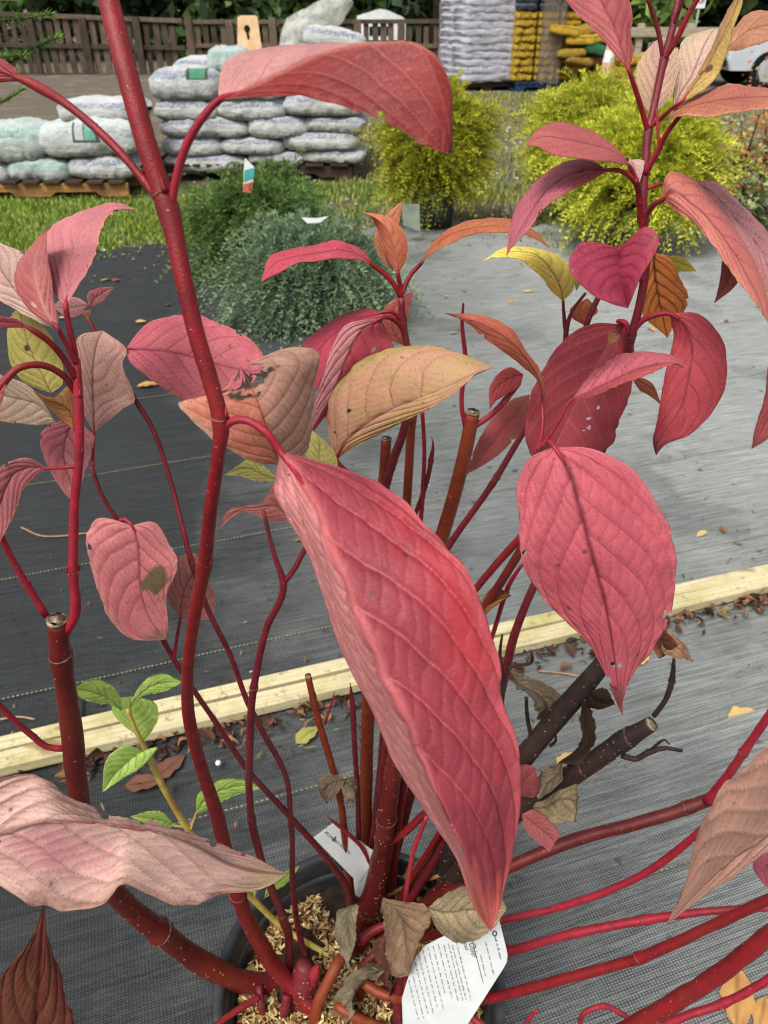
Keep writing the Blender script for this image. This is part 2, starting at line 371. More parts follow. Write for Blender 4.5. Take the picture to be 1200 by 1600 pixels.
# straw-coloured husk mulch strewn over the mix
def slivers(n, place, L, W, cols, lift, seed, tiltmax=.5):
    r = np.random.default_rng(seed); V_ = []; C_ = []
    c = lin(cols)
    P = place(n, r)
    a = r.uniform(0, 6.283, n); ti = r.normal(0, tiltmax * .5, n); ln = r.uniform(.5, 1.25, n) * L; wd = r.uniform(.6, 1.3, n) * W
    d = np.stack((np.cos(a) * np.cos(ti), np.sin(a) * np.cos(ti), np.sin(ti)), -1)
    s = np.stack((-np.sin(a), np.cos(a), r.normal(0, .35, n)), -1); s /= np.linalg.norm(s, axis=1)[:, None]
    u = np.cross(d, s); u *= np.sign(u[:, 2:3])
    col = c[r.integers(0, len(c), n)] * r.uniform(.7, 1.15, (n, 1))
    P = P + np.array((0, 0, 1)) * (np.abs(np.sin(ti)) * ln * .5 + lift * r.uniform(.3, 1, n))[:, None]
    k = [P - d * ln[:, None] * .5, P - s * wd[:, None] * .5 + u * 0, P + u * wd[:, None] * .35, P + s * wd[:, None] * .5, P + d * ln[:, None] * .5]
    v = np.stack(k, 1).reshape(-1, 3); i0 = np.arange(n)[:, None] * 5
    f = np.concatenate([i0 + np.array(q) for q in ((0, 1, 2), (0, 2, 3), (4, 2, 1), (4, 3, 2))])
    return v, f, np.repeat(col, 5, 0)
def disc(n, r):
    rr = np.sqrt(r.uniform(0, 1, n)) * .152; a = r.uniform(0, 6.283, n); x, y = rr * np.cos(a), rr * np.sin(a)
    keep = wav(x, y, 55, 9)
    rr2 = np.where(keep < -.45, rr * .96, rr); x, y = rr2 * np.cos(a), rr2 * np.sin(a)
    return np.stack((POTC[0] + x, POTC[1] + y, SOILZ + .006 * wav(x, y, 60, 3) - .008 * (rr / .156) ** 3), -1)
def disc2(n, r):
    P = disc(n * 2, r); k = wav(P[:, 0] - POTC[0], P[:, 1] - POTC[1], 42, 9) > -.42; P = P[k]
    return P[np.arange(n) % len(P)] 
v, f, cc = slivers(5600, disc2, .0115, .0034, [(186, 154, 96), (164, 130, 78), (206, 178, 122), (140, 104, 60), (218, 194, 144), (100, 72, 46), (76, 54, 36)], .004, 3)
tag(obj('mulch', arr_mesh('mulch', v, f, cc, False), MATS['chips']), 'straw coloured husk mulch strewn over the pot', 'mulch', kind='stuff')

shrub = thing('dogwood_shrub', 'red stemmed dogwood with large pink and red autumn leaves in the black pot', 'shrub', (POTC[0], POTC[1], SOILZ), world=True)
def path(pts):          # rows (x, y, width_px, Y) ; Y None = on the potting mix
    R = []
    for x, y, wpx, Yv in pts:
        p = G(x, y, SOILZ - .004) if Yv is None else V(x, y, Yv)
        R.append((*p, max(wpx * .455 * pxm(p), .0006)))
    return R
def stem(pts, m, lent=0, nodes_=(), cut=None, taper_tip=False, sides=12, seed=0, parent=None, name='stem'):
    R = np.array(path(pts)); L = np.sqrt(((R[1:, :3] - R[:-1, :3]) ** 2).sum(1)).sum()
    n = max(14, int(L / .006)); C = spline(R, n); r = np.random.default_rng(seed + 17)
    s = np.linspace(0, 1, n)
    px = np.array([q[:2] for q in pts], float); tt = np.concatenate(([0], np.cumsum(np.sqrt(((R[1:, :3] - R[:-1, :3]) ** 2).sum(1))))); tt /= tt[-1]
    rad = C[:, 3] * (1 + .03 * np.sin(s * 37 + seed))
    for k in nodes_: rad = rad * (1 + .20 * np.exp(-((s - tt[k]) / (.9 * C[:, 3].mean() / L)) ** 2))
    P = C[:, :3] + np.stack([wav(s * 9 + seed, s * 0 + i, 2.2, seed + i + 1) for i in range(3)], -1) * rad[:, None] * .10
    if taper_tip: rad[-3:] *= np.array([.8, .55, .2])
    mb = MB(); mb.tube(P, rad, sides); o = mb.build(name, MATS[m], parent or shrub)
    if nodes_:          # leaf scar rings
        for k in nodes_:
            i = int(np.clip(tt[k] * (n - 1), 1, n - 2)); d = P[i + 1] - P[i - 1]; d /= np.linalg.norm(d)
            mb = MB(); q = rad[i] * 1.05
            ax = np.cross(d, r.normal(size=3)); ax /= np.linalg.norm(ax); d2 = d + ax * .25; d2 /= np.linalg.norm(d2); mb.tube([P[i] - d2 * q * .10, P[i] - d2 * q * .05, P[i] + d2 * q * .05, P[i] + d2 * q * .10], [q * .97, q * 1.03, q * 1.03, q * .97], sides, False); mb.build('leaf_scar', MATS['scar'], o)
            db = d if d[2] > 0 else -d
            if .0016 < q < .0046:
                for sg_b in (1, -1):
                    bs = P[i] + ax * q * .86 * sg_b + db * q * .1; mb = MB(); mb.tube([bs, bs + (ax * sg_b * .25 + db * .5) * q * .7, bs + (ax * sg_b * .22 + db * 1.3) * q], [q * .30, q * .25, q * .04], 8); mb.build('bud', MATS[m], o)
    if cut:             # sawn end with exposed wood and bark ring
        d = P[0] - P[2]; d /= np.linalg.norm(d); q = rad[0]
        mb = MB(); mb.tube([P[0] - d * q * .25, P[0] + d * q * .16, P[0] + d * q * .2, P[0] + d * q * .15], [q * 1.03, q * 1.02, q * .86, q * .05], sides); mb.build('cut_end', MATS['cut_wood'], o)
    if lent:
        mb = MB()
        for _ in range(int(lent * 1.7)):
            i = r.integers(2, n - 2); d = P[i + 1] - P[i - 1]; d /= np.linalg.norm(d)
            u = np.cross(d, r.normal(size=3)); u /= np.linalg.norm(u); w_ = np.cross(d, u); q = rad[i]; e = q * r.uniform(.04, .12); e = max(e, .0003)
            c0 = P[i] + u * q * .99
            if r.random() < .75: a_, b_ = w_ * e * 1.0, d * e * .75
            else: a_, b_ = w_ * e * .65, d * e * 1.25
            mb.add([c0 - a_, c0 - b_, c0 + a_, c0 + b_, c0 + u * e * .55], [(0, 1, 4), (1, 2, 4), (2, 3, 4), (3, 0, 4)])
        l = mb.build('lenticels', MATS['lenticel'], o); l['kind'] = 'stuff'
    return o

# ---- leaves -------------------------------------------------------------------------------------------------
def leaf(rows, Y, e=(0, 0), c=(190, 90, 100), c2=None, cL=None, cR=None, vein=None, back=(200, 120, 120), edge=None, tip=None, camber=.10, relief=1.0,
         ns=.15, wob=.02, spots=(), holes=(), petiole=None, pcol='stem_crimson', curl=0.0, m='leaf', tear=0.0, seed=0, mott=.7, label=None, vw=1.0, parent=None, patch=None, side=1):
    r = np.random.default_rng(seed + 5)
    K = len(rows); tt = np.linspace(0, 1, K)
    mid = np.array([(q[0], q[1]) if len(q) == 2 else (q[2], q[3]) for q in rows], float)
    tt = np.concatenate(([0], np.cumsum(np.sqrt(((mid[1:] - mid[:-1]) ** 2).sum(1))))); Lpx = tt[-1]; tt /= Lpx
    Yv = np.interp(tt, np.linspace(0, 1, len(Y)), Y) if len(Y) > 1 else np.full(K, Y[0])
    sh = np.sin(np.pi * np.clip(tt, 0, 1)) ** .6
    PL, PM, PR_ = [], [], []; wpx = 0
    for i, q in enumerate(rows):
        if len(q) == 2: q = (*q, *q, *q)
        PM.append(V(q[2], q[3], Yv[i])); PL.append(V(q[0], q[1], Yv[i] + e[0] * sh[i])); PR_.append(V(q[4], q[5], Yv[i] + e[1] * sh[i]))
        wpx = max(wpx, math.hypot(q[0] - q[2], q[1] - q[3]) + math.hypot(q[4] - q[2], q[5] - q[3]))
    nu = int(np.clip(Lpx * .46, 30, 400)); nh = int(np.clip(wpx * .26, 10, 74))
    us = np.linspace(0, 1, nu); us = us + .04 * np.sin(2 * np.pi * us) / (2 * np.pi) * -1
    A = [hermite(np.array(q), tt, us) for q in (PL, PM, PR_)]
    v = np.linspace(-1, 1, 2 * nh + 1); av = np.abs(v)
    E = np.where((v < 0)[None, :, None], A[0][:, None, :], A[2][:, None, :])
    P = A[1][:, None, :] + av[None, :, None] * (E - A[1][:, None, :])
    U = np.repeat(us[:, None], len(v), 1); W = np.repeat(v[None, :], nu, 0); aW = np.abs(W)
    LM = np.sqrt(((A[1][1:] - A[1][:-1]) ** 2).sum(1)).sum()
    def normals(P):
        du = np.gradient(P, axis=0); dv = np.gradient(P, axis=1); n = np.cross(du, dv); return n / (np.linalg.norm(n, axis=2, keepdims=True) + 1e-12)
    n = normals(P)
    n = np.stack([np.apply_along_axis(lambda q: np.convolve(np.pad(q, 3, 'edge'), np.ones(7) / 7, 'valid'), 0, n[..., i]) for i in range(3)], -1)
    cdir = np.array((0, 0, H)) - P; sgn = 1.0 if (n * cdir).sum() > 0 else -1.0
    n = n * sgn; n /= np.linalg.norm(n, axis=2, keepdims=True) + 1e-9
    half = np.linalg.norm(E - A[1][:, None, :], axis=2)
    # vein coordinates: secondary veins leave the midrib and arc towards the tip
    g = .60 * (1 - np.sqrt(np.clip(1 - aW / 1.03, 0, 1)))
    wob_ = .012 * wav(U * 7 + seed, W * 5, 1.6, seed % 13 + 1)
    sd = np.where(W < 0, .35, 0.0)
    w_ = (U - g + wob_ - .03) / ns + sd * (U > .05)
    fr = np.abs(w_ - np.round(w_)); alive = np.clip((w_ + 1.6) * 4, 0, 1) * np.clip((.70 / ns - w_) * 1.2, 0, 1)
    pxl = LM / pxm(P[nu // 2, nh]) * .64
    sw = max(.019, .9 / (pxl * ns)) * vw
    sec = np.exp(-(fr / sw) ** 2) * alive * np.clip(1.15 - aW * .5, 0, 1)
    cell = np.floor(w_); hsh = np.modf(np.abs(np.sin(cell * 12.99 + (W < 0) * 7.3 + seed) * 43758.5))[0]
    q = U * 12 + aW * 7 + hsh + .10 * np.sin(w_ * 5 + hsh * 9) + .25 * wav(U * 9, W * 9, 2.0, seed % 7 + 2)
    fq = np.abs(q - np.round(q)); ter = np.exp(-(fq / max(.04, 9.0 / pxl)) ** 2) * np.clip(fr * 6, 0, 1) * (aW > .02)
    midw = np.exp(-(aW * half / (LM * (.008 * (1.15 - U)) * vw + .00018)) ** 2)
    vm = np.clip(midw + 1.0 * sec + .42 * ter * np.clip((.95 - U) * 5, 0, 1), 0, 1)
    # relief: quilted panels between sunken veins, camber, edge ripple
    quilt = (1 - np.exp(-(fr / .13) ** 2)) * alive + .35 * np.clip(fr * 2, 0, 1) * alive + .32 * (1 - np.exp(-(fq / .16) ** 2)) * np.clip((.92 - U) * 5, 0, 1)
    hgt = side * relief * LM * (.0044 * quilt - .004 * midw) + camber * half * aW * (1 - aW) * 1.6
    rip = wob * LM * .30 * aW ** 3 * wav(U * 26 + seed * 3, W * 2, 1.0, seed % 11 + 3) + wob * LM * .25 * aW * wav(U * 9 + seed, W * 2, 1.0, seed % 9 + 2)
    env = np.clip(U * 14, 0, 1) * np.clip((1 - U) * 10, 0, 1)
    P = P + n * ((hgt + rip) * env)[..., None]
    if curl: P = P + n * (curl * LM * aW ** 4 * env)[..., None]
    # small irregularity of the margin
    mar = (wav(U * 60 + seed, W * 1.0, 1.0, seed % 5 + 1) * .014 + wav(U * 23 + seed, W, 1., 3) * .02) * (aW > .8) * (aW - .8) / .2 * env
    P = P + (E - A[1][:, None, :]) * mar[..., None]
    n2 = normals(P) * sgn
    # colours
    big = wav(U * 5 + seed, W * 2.4, 1.3, seed % 17 + 1); sml = wav(U * 22, W * 11 + seed, 1.3, seed % 19 + 2)
    base = lin(c); b2 = lin(c2 if c2 is not None else np.array(c) * .86)
    k = np.clip(.5 + mott * (.7 * big + .4 * sml), 0, 1)[..., None]
    Cf = base * (1 - k) + b2 * k
    for cc_, sg in ((cL, -1), (cR, 1)):
        if cc_ is not None:
            kk = (np.clip(W * sg * 14, 0, 1))[..., None]; d_ = lin(cc_) * (1 - .25 * k); Cf = Cf * (1 - kk) + d_ * kk
    if patch:
        for (u0, v0, ru, rv, pc, st) in patch:
            kk = np.clip(1.35 - np.sqrt(((U - u0) / ru) ** 2 + ((W - v0) / rv) ** 2) + .35 * sml if st <= 1 else (1.12 - np.sqrt(((U - u0) / ru) ** 2 + ((W - v0) / rv) ** 2) + .30 * sml + .25 * wav(U * 40, W * 14, 1.5, 4)) * 5, 0, 1)[..., None] * min(st, 1); Cf = Cf * (1 - kk) + lin(pc) * kk
    if edge is not None:
        kk = (np.clip((aW - .86 + .1 * big) * 7, 0, 1) * .8)[..., None]; Cf = Cf * (1 - kk) + lin(edge) * kk
    if tip is not None:
        kk = np.clip((U - .86 + .05 * sml) * 10, 0, 1)[..., None]; Cf = Cf * (1 - kk) + lin(tip) * kk
    vc = lin(vein) * .78 if vein is not None else base * .45
    Cf = Cf * (1 - (vm * .95)[..., None]) + vc * (vm * .95)[..., None]
    Cf = Cf * .92 + .08 * (Cf @ np.array((.3, .55, .15)))[..., None]
    bk = lin(back) * (1 - .25 * k); Cb = bk * (1 - .35 * vm[..., None]) + bk * .6 * .35 * vm[..., None]
    for (u0, v0, rad_, pc) in spots:
        dd = np.sqrt(((U - u0) * LM) ** 2 + ((W - v0) * half) ** 2) / (rad_ * LM) + .25 * sml
        kk = np.clip((1.15 - dd) * 5, 0, 1)[..., None]; Cf = Cf * (1 - kk) + lin(pc) * kk; Cb = Cb * (1 - kk) + lin(pc) * kk
    if m == 'leaf' and LM > .03:
        r9 = np.random.default_rng(seed * 7 + 1); spots = tuple(spots) + tuple((r9.uniform(.1, .95), r9.uniform(-.95, .95), r9.uniform(.003, .0085), (110, 62, 50)) for _ in range(r9.integers(2, 8)))
        if r9.random() < .6: holes = tuple(holes) + tuple((r9.uniform(.2, .9), r9.choice((-1, 1)) * r9.uniform(.93, 1.0), r9.uniform(.008, .02)) for _ in range(r9.integers(1, 4)))
        for (u0, v0, rad_, pc) in spots[-8:]:
            dd = np.sqrt(((U - u0) * LM) ** 2 + ((W - v0) * half) ** 2) / (rad_ * LM) + .25 * sml
            kk = np.clip((1.15 - dd) * 5, 0, 1)[..., None] * .8; Cf = Cf * (1 - kk) + lin(pc) * kk
    th = np.clip(half * .02, .00012, .0003)[..., None]
    top = P + n2 * th * .5; bot = P - n2 * th * .5
    nv = len(v); ii = np.arange(nu * nv).reshape(nu, nv)
    quad = np.stack((ii[:-1, :-1], ii[:-1, 1:], ii[1:, 1:], ii[1:, :-1]), -1)
    keep = np.ones(quad.shape[:2], bool)
    Uc = (U[:-1, :-1] + U[1:, 1:]) / 2; Wc = (W[:-1, :-1] + W[1:, 1:]) / 2; hc = half[:-1, :-1]
    for (u0, v0, rad_) in holes:
        dd = np.sqrt(((Uc - u0) * LM) ** 2 + ((Wc - v0) * hc) ** 2) / (rad_ * LM)
        keep &= dd > 1 + .3 * np.sin(np.arctan2(Wc - v0, Uc - u0) * 3 + seed)
    if tear:
        keep &= ~((Uc > 1 - tear + .10 * wav(Wc * 9, Uc * 3, 2.0, 3) + .05 * wav(Wc * 30, Uc, 2., 5)))
    qt = quad[keep]; qb = qt[:, ::-1] + nu * nv
    if sgn < 0: qt, qb = qt[:, ::-1], qb[:, ::-1]
    e1 = np.stack((ii[:-1, 0], ii[1:, 0], ii[1:, 0] + nu * nv, ii[:-1, 0] + nu * nv), -1); e2 = np.stack((ii[1:, -1], ii[:-1, -1], ii[:-1, -1] + nu * nv, ii[1:, -1] + nu * nv), -1)
    rim = [x for x, kq in ((e1, keep[:, 0]), (e2, keep[:, -1]))  for x in [x[kq]]]
    qs = np.concatenate([qt, qb] + rim)
    me = arr_mesh('leaf', np.concatenate((top.reshape(-1, 3), bot.reshape(-1, 3))), qs, np.concatenate((Cf.reshape(-1, 3), Cb.reshape(-1, 3))))
    o = obj('leaf', me, MATS[m], parent or shrub)
    if label: o['label'] = label
    if petiole:
        a = P[0, nh]; b_ = P[min(nu - 1, nu // 12), nh]
        rr = path(petiole); wl = rr[-1][3]
        R = np.array(rr + [(*(a), wl * .85), (*(b_ - n2[nu // 12, nh] * wl * .25), wl * .45)]); C = spline(R, max(14, int(len(R) * 6))); mb = MB(); mb.tube(C[:, :3], C[:, 3], 9); mb.build('petiole', MATS[pcol], o)
    return o
# ---- stems (pixel x, pixel y, width in pixels, distance) -----------------------------------------------------
S1 = stem([(160, -40, 36.3, .335), (170, 0, 36.3, .33), (200, 120, 36.3, .315), (236, 250, 35.2, .305), (263, 330, 34.1, .30), (285, 430, 31.3, .292), (306, 520, 30.8, .287), (332, 605, 29.7, .283), (346, 662, 26.4, .28), (341, 715, 23.6, .28), (330, 790, 23.1, .285), (319, 885, 23.1, .30), (303, 965, 22.5, .31), (293, 1045, 20.9, .325), (294, 1110, 20.9, .34), (312, 1190, 22.0, .365), (336, 1265, 23.1, .39), (352, 1325, 24.2, .42), (372, 1400, 25.3, .445), (404, 1470, 27.5, .47), (445, 1530, 28.6, .475), (497, 1586, 30.8, None)], 'stem_red', 150, (4, 8, 11, 18), sides=18)
S2 = stem([(88, 968, 33, .35), (95, 1030, 34, .352), (107, 1110, 36, .357), (122, 1230, 35, .37), (140, 1330, 35, .40), (182, 1398, 36, .43), (250, 1455, 37, .455), (320, 1508, 38, .475), (390, 1534, 37, .485), (462, 1534, 36, .50)], 'stem_dark', 160, (1, 6), cut=True, sides=18, seed=2)
S2a = stem([(103, 988, 16, .35), (116, 966, 17, .348), (114, 890, 16, .35), (117, 790, 16, .355), (124, 700, 15, .36), (122, 610, 16, .365), (119, 560, 13, .37)], 'stem_crimson', 30, (2, 4, 5), seed=3)
S2b = stem([(72, 962, 13, .352), (40, 910, 12, .35), (8, 852, 11, .348), (-25, 780, 10, .345)], 'stem_crimson', 8, (1,), seed=4)
S2c = stem([(104, 1170, 11, .362), (78, 1168, 11, .36), (48, 1147, 11, .357), (0, 1103, 10, .35), (-40, 1060, 9, .345)], 'stem_crimson', 8, (2,), seed=5)
S3 = stem([(133, 488, 6.4, .47), (150, 522, 7.2, .465), (186, 580, 8.0, .46), (205, 615, 8.8, .455), (236, 665, 8.8, .45), (266, 750, 8.8, .44), (300, 880, 9.6, .42), (322, 945, 9.6, .42), (360, 1024, 9.6, .425), (386, 1095, 9.6, .43), (408, 1138, 10.4, .435), (442, 1200, 9.6, .445),
           (455, 1290, 9.6, .47), (459, 1400, 10.4, .52), (470, 1470, 11.2, .53), (482, 1520, 12.0, None)], 'stem_purple', 70, (3, 6, 9), seed=6)
S4 = stem([(143, 728, 6.8, .42), (160, 775, 7.6, .42), (185, 815, 7.6, .42), (225, 920, 7.6, .42), (255, 1000, 8.5, .42), (292, 1062, 9.3, .42), (335, 1125, 9.3, .43), (385, 1200, 10.2, .445), (440, 1262, 10.2, .46), (500, 1328, 11.9, .49), (540, 1380, 13.6, .52), (551, 1430, 15.3, None)], 'stem_purple', 60, (4, 6), seed=7)
S4a = stem([(272, 1030, 6, .42), (276, 1000, 6, .421), (282, 966, 5, .422)], 'stem_crimson', seed=8)
S5 = stem([(412, 800, 7, .40), (428, 865, 9, .40), (443, 912, 12, .40), (417, 980, 12, .405), (396, 1075, 13, .41), (390, 1180, 13, .42), (393, 1280, 13, .435), (410, 1350, 13, .45), (440, 1430, 15, .48), (452, 1490, 16, .50), (448, 1558, 17, None)], 'stem_purple', 80, (2, 4, 6, 8), seed=9)
S5b = stem([(443, 912, 10, .40), (462, 885, 10, .40), (482, 845, 10, .40), (500, 800, 9, .40)], 'stem_purple', 8, seed=10)
S6 = stem([(622, 1150, 26, .50), (614, 1210, 29, .505), (604, 1280, 31, .515), (594, 1350, 35, .54), (577, 1415, 38, .55), (556, 1480, 42, None)], 'stem_dark', 120, (2, 4), sides=18, seed=11)
S6a = stem([(629, 1165, 18, .52), (611, 1240, 18, .525), (598, 1320, 20, .545), (588, 1380, 22, .575)], 'stem_orange', 20, seed=12)
S6b = stem([(605, 1320, 12, .525), (632, 1300, 13, .52), (668, 1268, 13, .515), (700, 1240, 12, .51)], 'stem_red', 20, (1,), seed=13)
S7 = stem([(481, 1056, 11, .55), (490, 1095, 12, .548), (508, 1160, 12, .545), (528, 1230, 12, .545), (538, 1300, 13, .55), (546, 1380, 15, .57), (550, 1430, 16, None)], 'stem_orange', 40, (1,), cut=True, seed=14)
stem([(508, 1130, 5, .545), (516, 1105, 4, .543), (523, 1080, 3, .54)], 'stem_crimson', taper_tip=True, seed=15)
S8 = stem([(560, 1310, 9, .56), (559, 1240, 9, .555), (554, 1170, 9, .55), (551, 1100, 9, .55), (547, 1066, 4, .55)], 'stem_purple', 20, (3,), taper_tip=True, seed=16)
stem([(560, 1308, 9, .56), (548, 1350, 9, .575), (546, 1400, 10, None)], 'stem_purple', 8, seed=17)
S9 = stem([(583, 1400, 6, .56), (578, 1350, 7, .55), (560, 1318, 7, .54), (535, 1295, 7, .535), (509, 1274, 3, .53)], 'stem_crimson', 8, taper_tip=True, seed=18)
S10 = stem([(739, 644, 24, .60), (730, 690, 24, .60), (713, 760, 25, .602), (688, 850, 25, .605), (650, 1000, 26, .61), (615, 1180, 27, .60), (595, 1370, 28, None)], 'stem_orange', 120, (), cut=True, sides=16, seed=19)
S10a = stem([(733, 672, 10, .60), (765, 650, 10, .60), (790, 625, 10, .60), (812, 598, 8, .60)], 'stem_crimson', 10, (2,), seed=20)
S10b = stem([(727, 666, 8, .60), (722, 640, 8, .60), (727, 560, 8, .60), (722, 500, 6, .60), (724, 474, 4, .60)], 'stem_crimson', 10, seed=21)
S11 = stem([(604, 686, 18, .585), (601, 735, 19, .585), (592, 800, 20, .585), (580, 1000, 22, .585), (570, 1380, 22, None)], 'stem_orange', 30, cut=True, seed=22)
S11b = stem([(597, 780, 16, .575), (612, 725, 15, .575), (632, 668, 15, .575), (640, 610, 13, .575), (636, 540, 12, .575), (629, 500, 12, .575), (627, 465, 12, .575)], 'stem_purple', 40, (1, 5), seed=23)
S11c = stem([(644, 648, 16, .62), (639, 720, 15, .62), (634, 800, 16, .62), (615, 1000, 17, .62), (580, 1380, 18, None)], 'stem_orange', 70, (0,), seed=24)
S12 = stem([(660, 640, 7, .60), (663, 700, 7, .60), (660, 780, 8, .60), (655, 840, 8, .60)], 'stem_crimson', 12, (2,), seed=25)
S12b = stem([(648, 805, 8, .60), (665, 760, 8, .60), (674, 715, 8, .60), (677, 694, 6, .60), (674, 682, 3, .60)], 'stem_purple', 6, (2,), taper_tip=True, seed=26)
S15 = stem([(1062, -20, 11, .53), (1054, 30, 12, .525), (1037, 95, 13, .52), (1020, 175, 13, .51), (1013, 205, 14, .505), (1010, 245, 14, .50), (1006, 290, 15, .495), (1006, 350, 14, .49), (1010, 400, 14, .49), (999, 480, 14, .49), (987, 525, 14, .49),
            (975, 610, 12, .50), (945, 695, 12, .51), (905, 780, 12, .51), (832, 920, 14, .51), (803, 995, 15, .515), (790, 1050, 16, .52), (755, 1180, 17, .525), (690, 1320, 18, .54), (620, 1440, 20, None)], 'stem_purple', 120, (2, 4, 7, 10), seed=27)
stem([(1037, 95, 9, .52), (1058, 60, 10, .515), (1080, 15, 9, .51), (1102, -20, 8, .505)], 'stem_crimson', 8, seed=28)
stem([(1052, 40, 8, .524), (1063, 10, 7, .52), (1070, -20, 7, .518)], 'stem_purple', seed=29)
stem([(1036, 92, 8, .52), (1030, 55, 8, .52), (1020, 20, 8, .518), (1008, -12, 7, .515)], 'stem_purple', 4, seed=30)
S15c = stem([(1008, 272, 11, .496), (1030, 232, 10, .49), (1044, 205, 9, .485), (1062, 182, 7, .48)], 'stem_crimson', 10, seed=31)
stem([(1030, 234, 6, .49), (1028, 205, 5, .492), (1026, 170, 5, .496)], 'stem_crimson', seed=32)
S15d = stem([(1006, 365, 11, .489), (1000, 330, 11, .489), (998, 300, 11, .487), (994, 280, 9, .482)], 'stem_red', 6, seed=33)
S16a = stem([(940, 455, 10, .505), (925, 485, 10, .505), (905, 540, 10, .507), (862, 610, 10, .51), (820, 672, 10, .515), (770, 755, 11, .52), (702, 852, 12, .53), (640, 960, 13, .54), (600, 1200, 14, .56), (570, 1420, 15, None)], 'stem_purple', 60, (5,), seed=34)
stem([(884, 515, 9, .51), (881, 490, 6, .51), (880, 470, 5, .51)], 'stem_purple', seed=35)
stem([(885, 560, 9, .508), (885, 515, 9, .509), (895, 485, 6, .508), (915, 458, 5, .505)], 'stem_purple', seed=36)
S17a = stem([(880, 770, 12, .46), (843, 812, 12, .46), (812, 842, 13, .465), (750, 912, 13, .475), (700, 980, 13, .49), (640, 1180, 14, .52), (610, 1410, 14, None)], 'stem_red', 60, (2,), seed=37)
S17b = stem([(850, 800, 14, .53), (815, 858, 15, .53), (762, 942, 16, .54), (700, 1050, 16, .55), (640, 1250, 17, .56), (600, 1400, 18, None)], 'stem_dark', 60, seed=38)
stem([(818, 880, 5, .55), (800, 905, 8, .55), (786, 940, 8, .55), (772, 985, 8, .55), (745, 1070, 9, .55)], 'stem_crimson', 6, seed=39)
stem([(795, 925, 5, .55), (778, 940, 5, .552), (758, 958, 5, .554)], 'stem_purple', seed=40)
S17c = stem([(838, 712, 10, .43), (826, 740, 10, .44), (840, 770, 9, .45), (855, 795, 9, .46)], 'stem_crimson', seed=41)
# dead, dark stems
D1 = stem([(955, 1022, 30, .46), (915, 1070, 34, .46), (868, 1122, 36, .462), (822, 1178, 36, .465), (760, 1255, 38, .475), (690, 1390, 40, None)], 'stem_dead', 110, (), cut=True, sides=16, seed=42)
D2 = stem([(1018, 1131, 27, .45), (975, 1157, 30, .452), (905, 1203, 31, .455), (850, 1236, 32, .46), (800, 1275, 34, .47), (740, 1340, 36, .49), (676, 1418, 40, None)], 'stem_dead', 120, (1, 2), cut=True, sides=16, seed=43)
stem([(1022, 1118, 9, .452), (1040, 1093, 9, .45), (1050, 1062, 10, .45), (1053, 1030, 5, .45)], 'stem_dead', 6, (2,), seed=44)
stem([(972, 1180, 11, .455), (992, 1186, 10, .453), (1015, 1175, 10, .45), (1035, 1169, 8, .45), (1066, 1173, 6, .448)], 'stem_dead', 4, (2,), seed=45)
stem([(1016, 1174, 6, .45), (1028, 1162, 5, .449), (1038, 1156, 4, .448), (1046, 1163, 2, .448)], 'stem_dead', seed=46)
stem([(893, 1228, 9, .455), (925, 1206, 9, .452), (960, 1184, 7, .45)], 'stem_dark', seed=47)
stem([(830, 1150, 8, .465), (824, 1120, 7, .463), (822, 1090, 6, .462)], 'stem_dead', seed=48)
stem([(783, 1110, 8, .50), (786, 1060, 8, .50), (781, 1020, 6, .50), (785, 992, 4, .50)], 'stem_dead', seed=49)
stem([(792, 1045, 6, .50), (808, 1040, 5, .50), (830, 1035, 6, .50), (831, 1020, 5, .50)], 'stem_dead', seed=50)
stem([(860, 1165, 6, .46), (868, 1158, 5, .458), (868, 1148, 4, .457)], 'stem_dead', seed=51)
# lower right canes
C1 = stem([(640, 1440, 21.6, None), (700, 1395, 20.8, .50), (785, 1358, 20.8, .49), (900, 1312, 21.6, .50), (1000, 1285, 21.6, .51), (1075, 1262, 21.6, .515), (1122, 1244, 22.4, .52)], 'stem_dark', 90, (5,), sides=14, seed=52)
C1b = stem([(1105, 1252, 18, .512), (1130, 1222, 16, .51), (1162, 1175, 15, .505), (1205, 1112, 14, .50), (1240, 1060, 13, .495)], 'stem_crimson', 16, (2,), seed=53)
C2 = stem([(640, 1470, 12, None), (720, 1452, 12, .48), (785, 1438, 12, .47), (880, 1416, 12, .46), (1000, 1368, 13, .45), (1092, 1300, 13, .445), (1150, 1240, 12, .44)], 'stem_crimson', 60, (2, 3), seed=54)
C3 = stem([(650, 1500, 14, None), (720, 1494, 14, .455), (795, 1485, 15, .445), (900, 1457, 15, .43), (1010, 1437, 15, .42), (1100, 1425, 13, .41), (1230, 1416, 13, .40)], 'stem_crimson', 60, (2, 3, 4), seed=55)
C4 = stem([(640, 1575, 17.2, None), (700, 1572, 17.2, .43), (770, 1558, 17.2, .42), (880, 1530, 17.2, .40), (1000, 1497, 18.1, .385), (1105, 1450, 18.1, .375), (1215, 1398, 18.1, .365)], 'stem_red', 90, (2, 4), sides=14, seed=56)
C5 = stem([(880, 1660, 32, .33), (990, 1602, 31, .325), (1060, 1562, 30, .32), (1135, 1515, 30, .315), (1215, 1450, 29, .31)], 'stem_red', 60, sides=16, seed=57)
C6 = stem([(1020, 1610, 14, .33), (1070, 1588, 14, .33), (1130, 1568, 14, .33), (1180, 1543, 14, .33), (1225, 1515, 13, .33)], 'stem_crimson', 16, (2,), seed=58)
C7 = stem([(905, 1615, 9, .36), (918, 1580, 9, .36), (945, 1572, 9, .36), (970, 1583, 9, .35), (995, 1600, 9, .34)], 'stem_crimson', 6, (2,), seed=59)
stem([(815, 1615, 8, .38), (830, 1588, 7, .38), (840, 1578, 5, .38)], 'stem_crimson', seed=60)
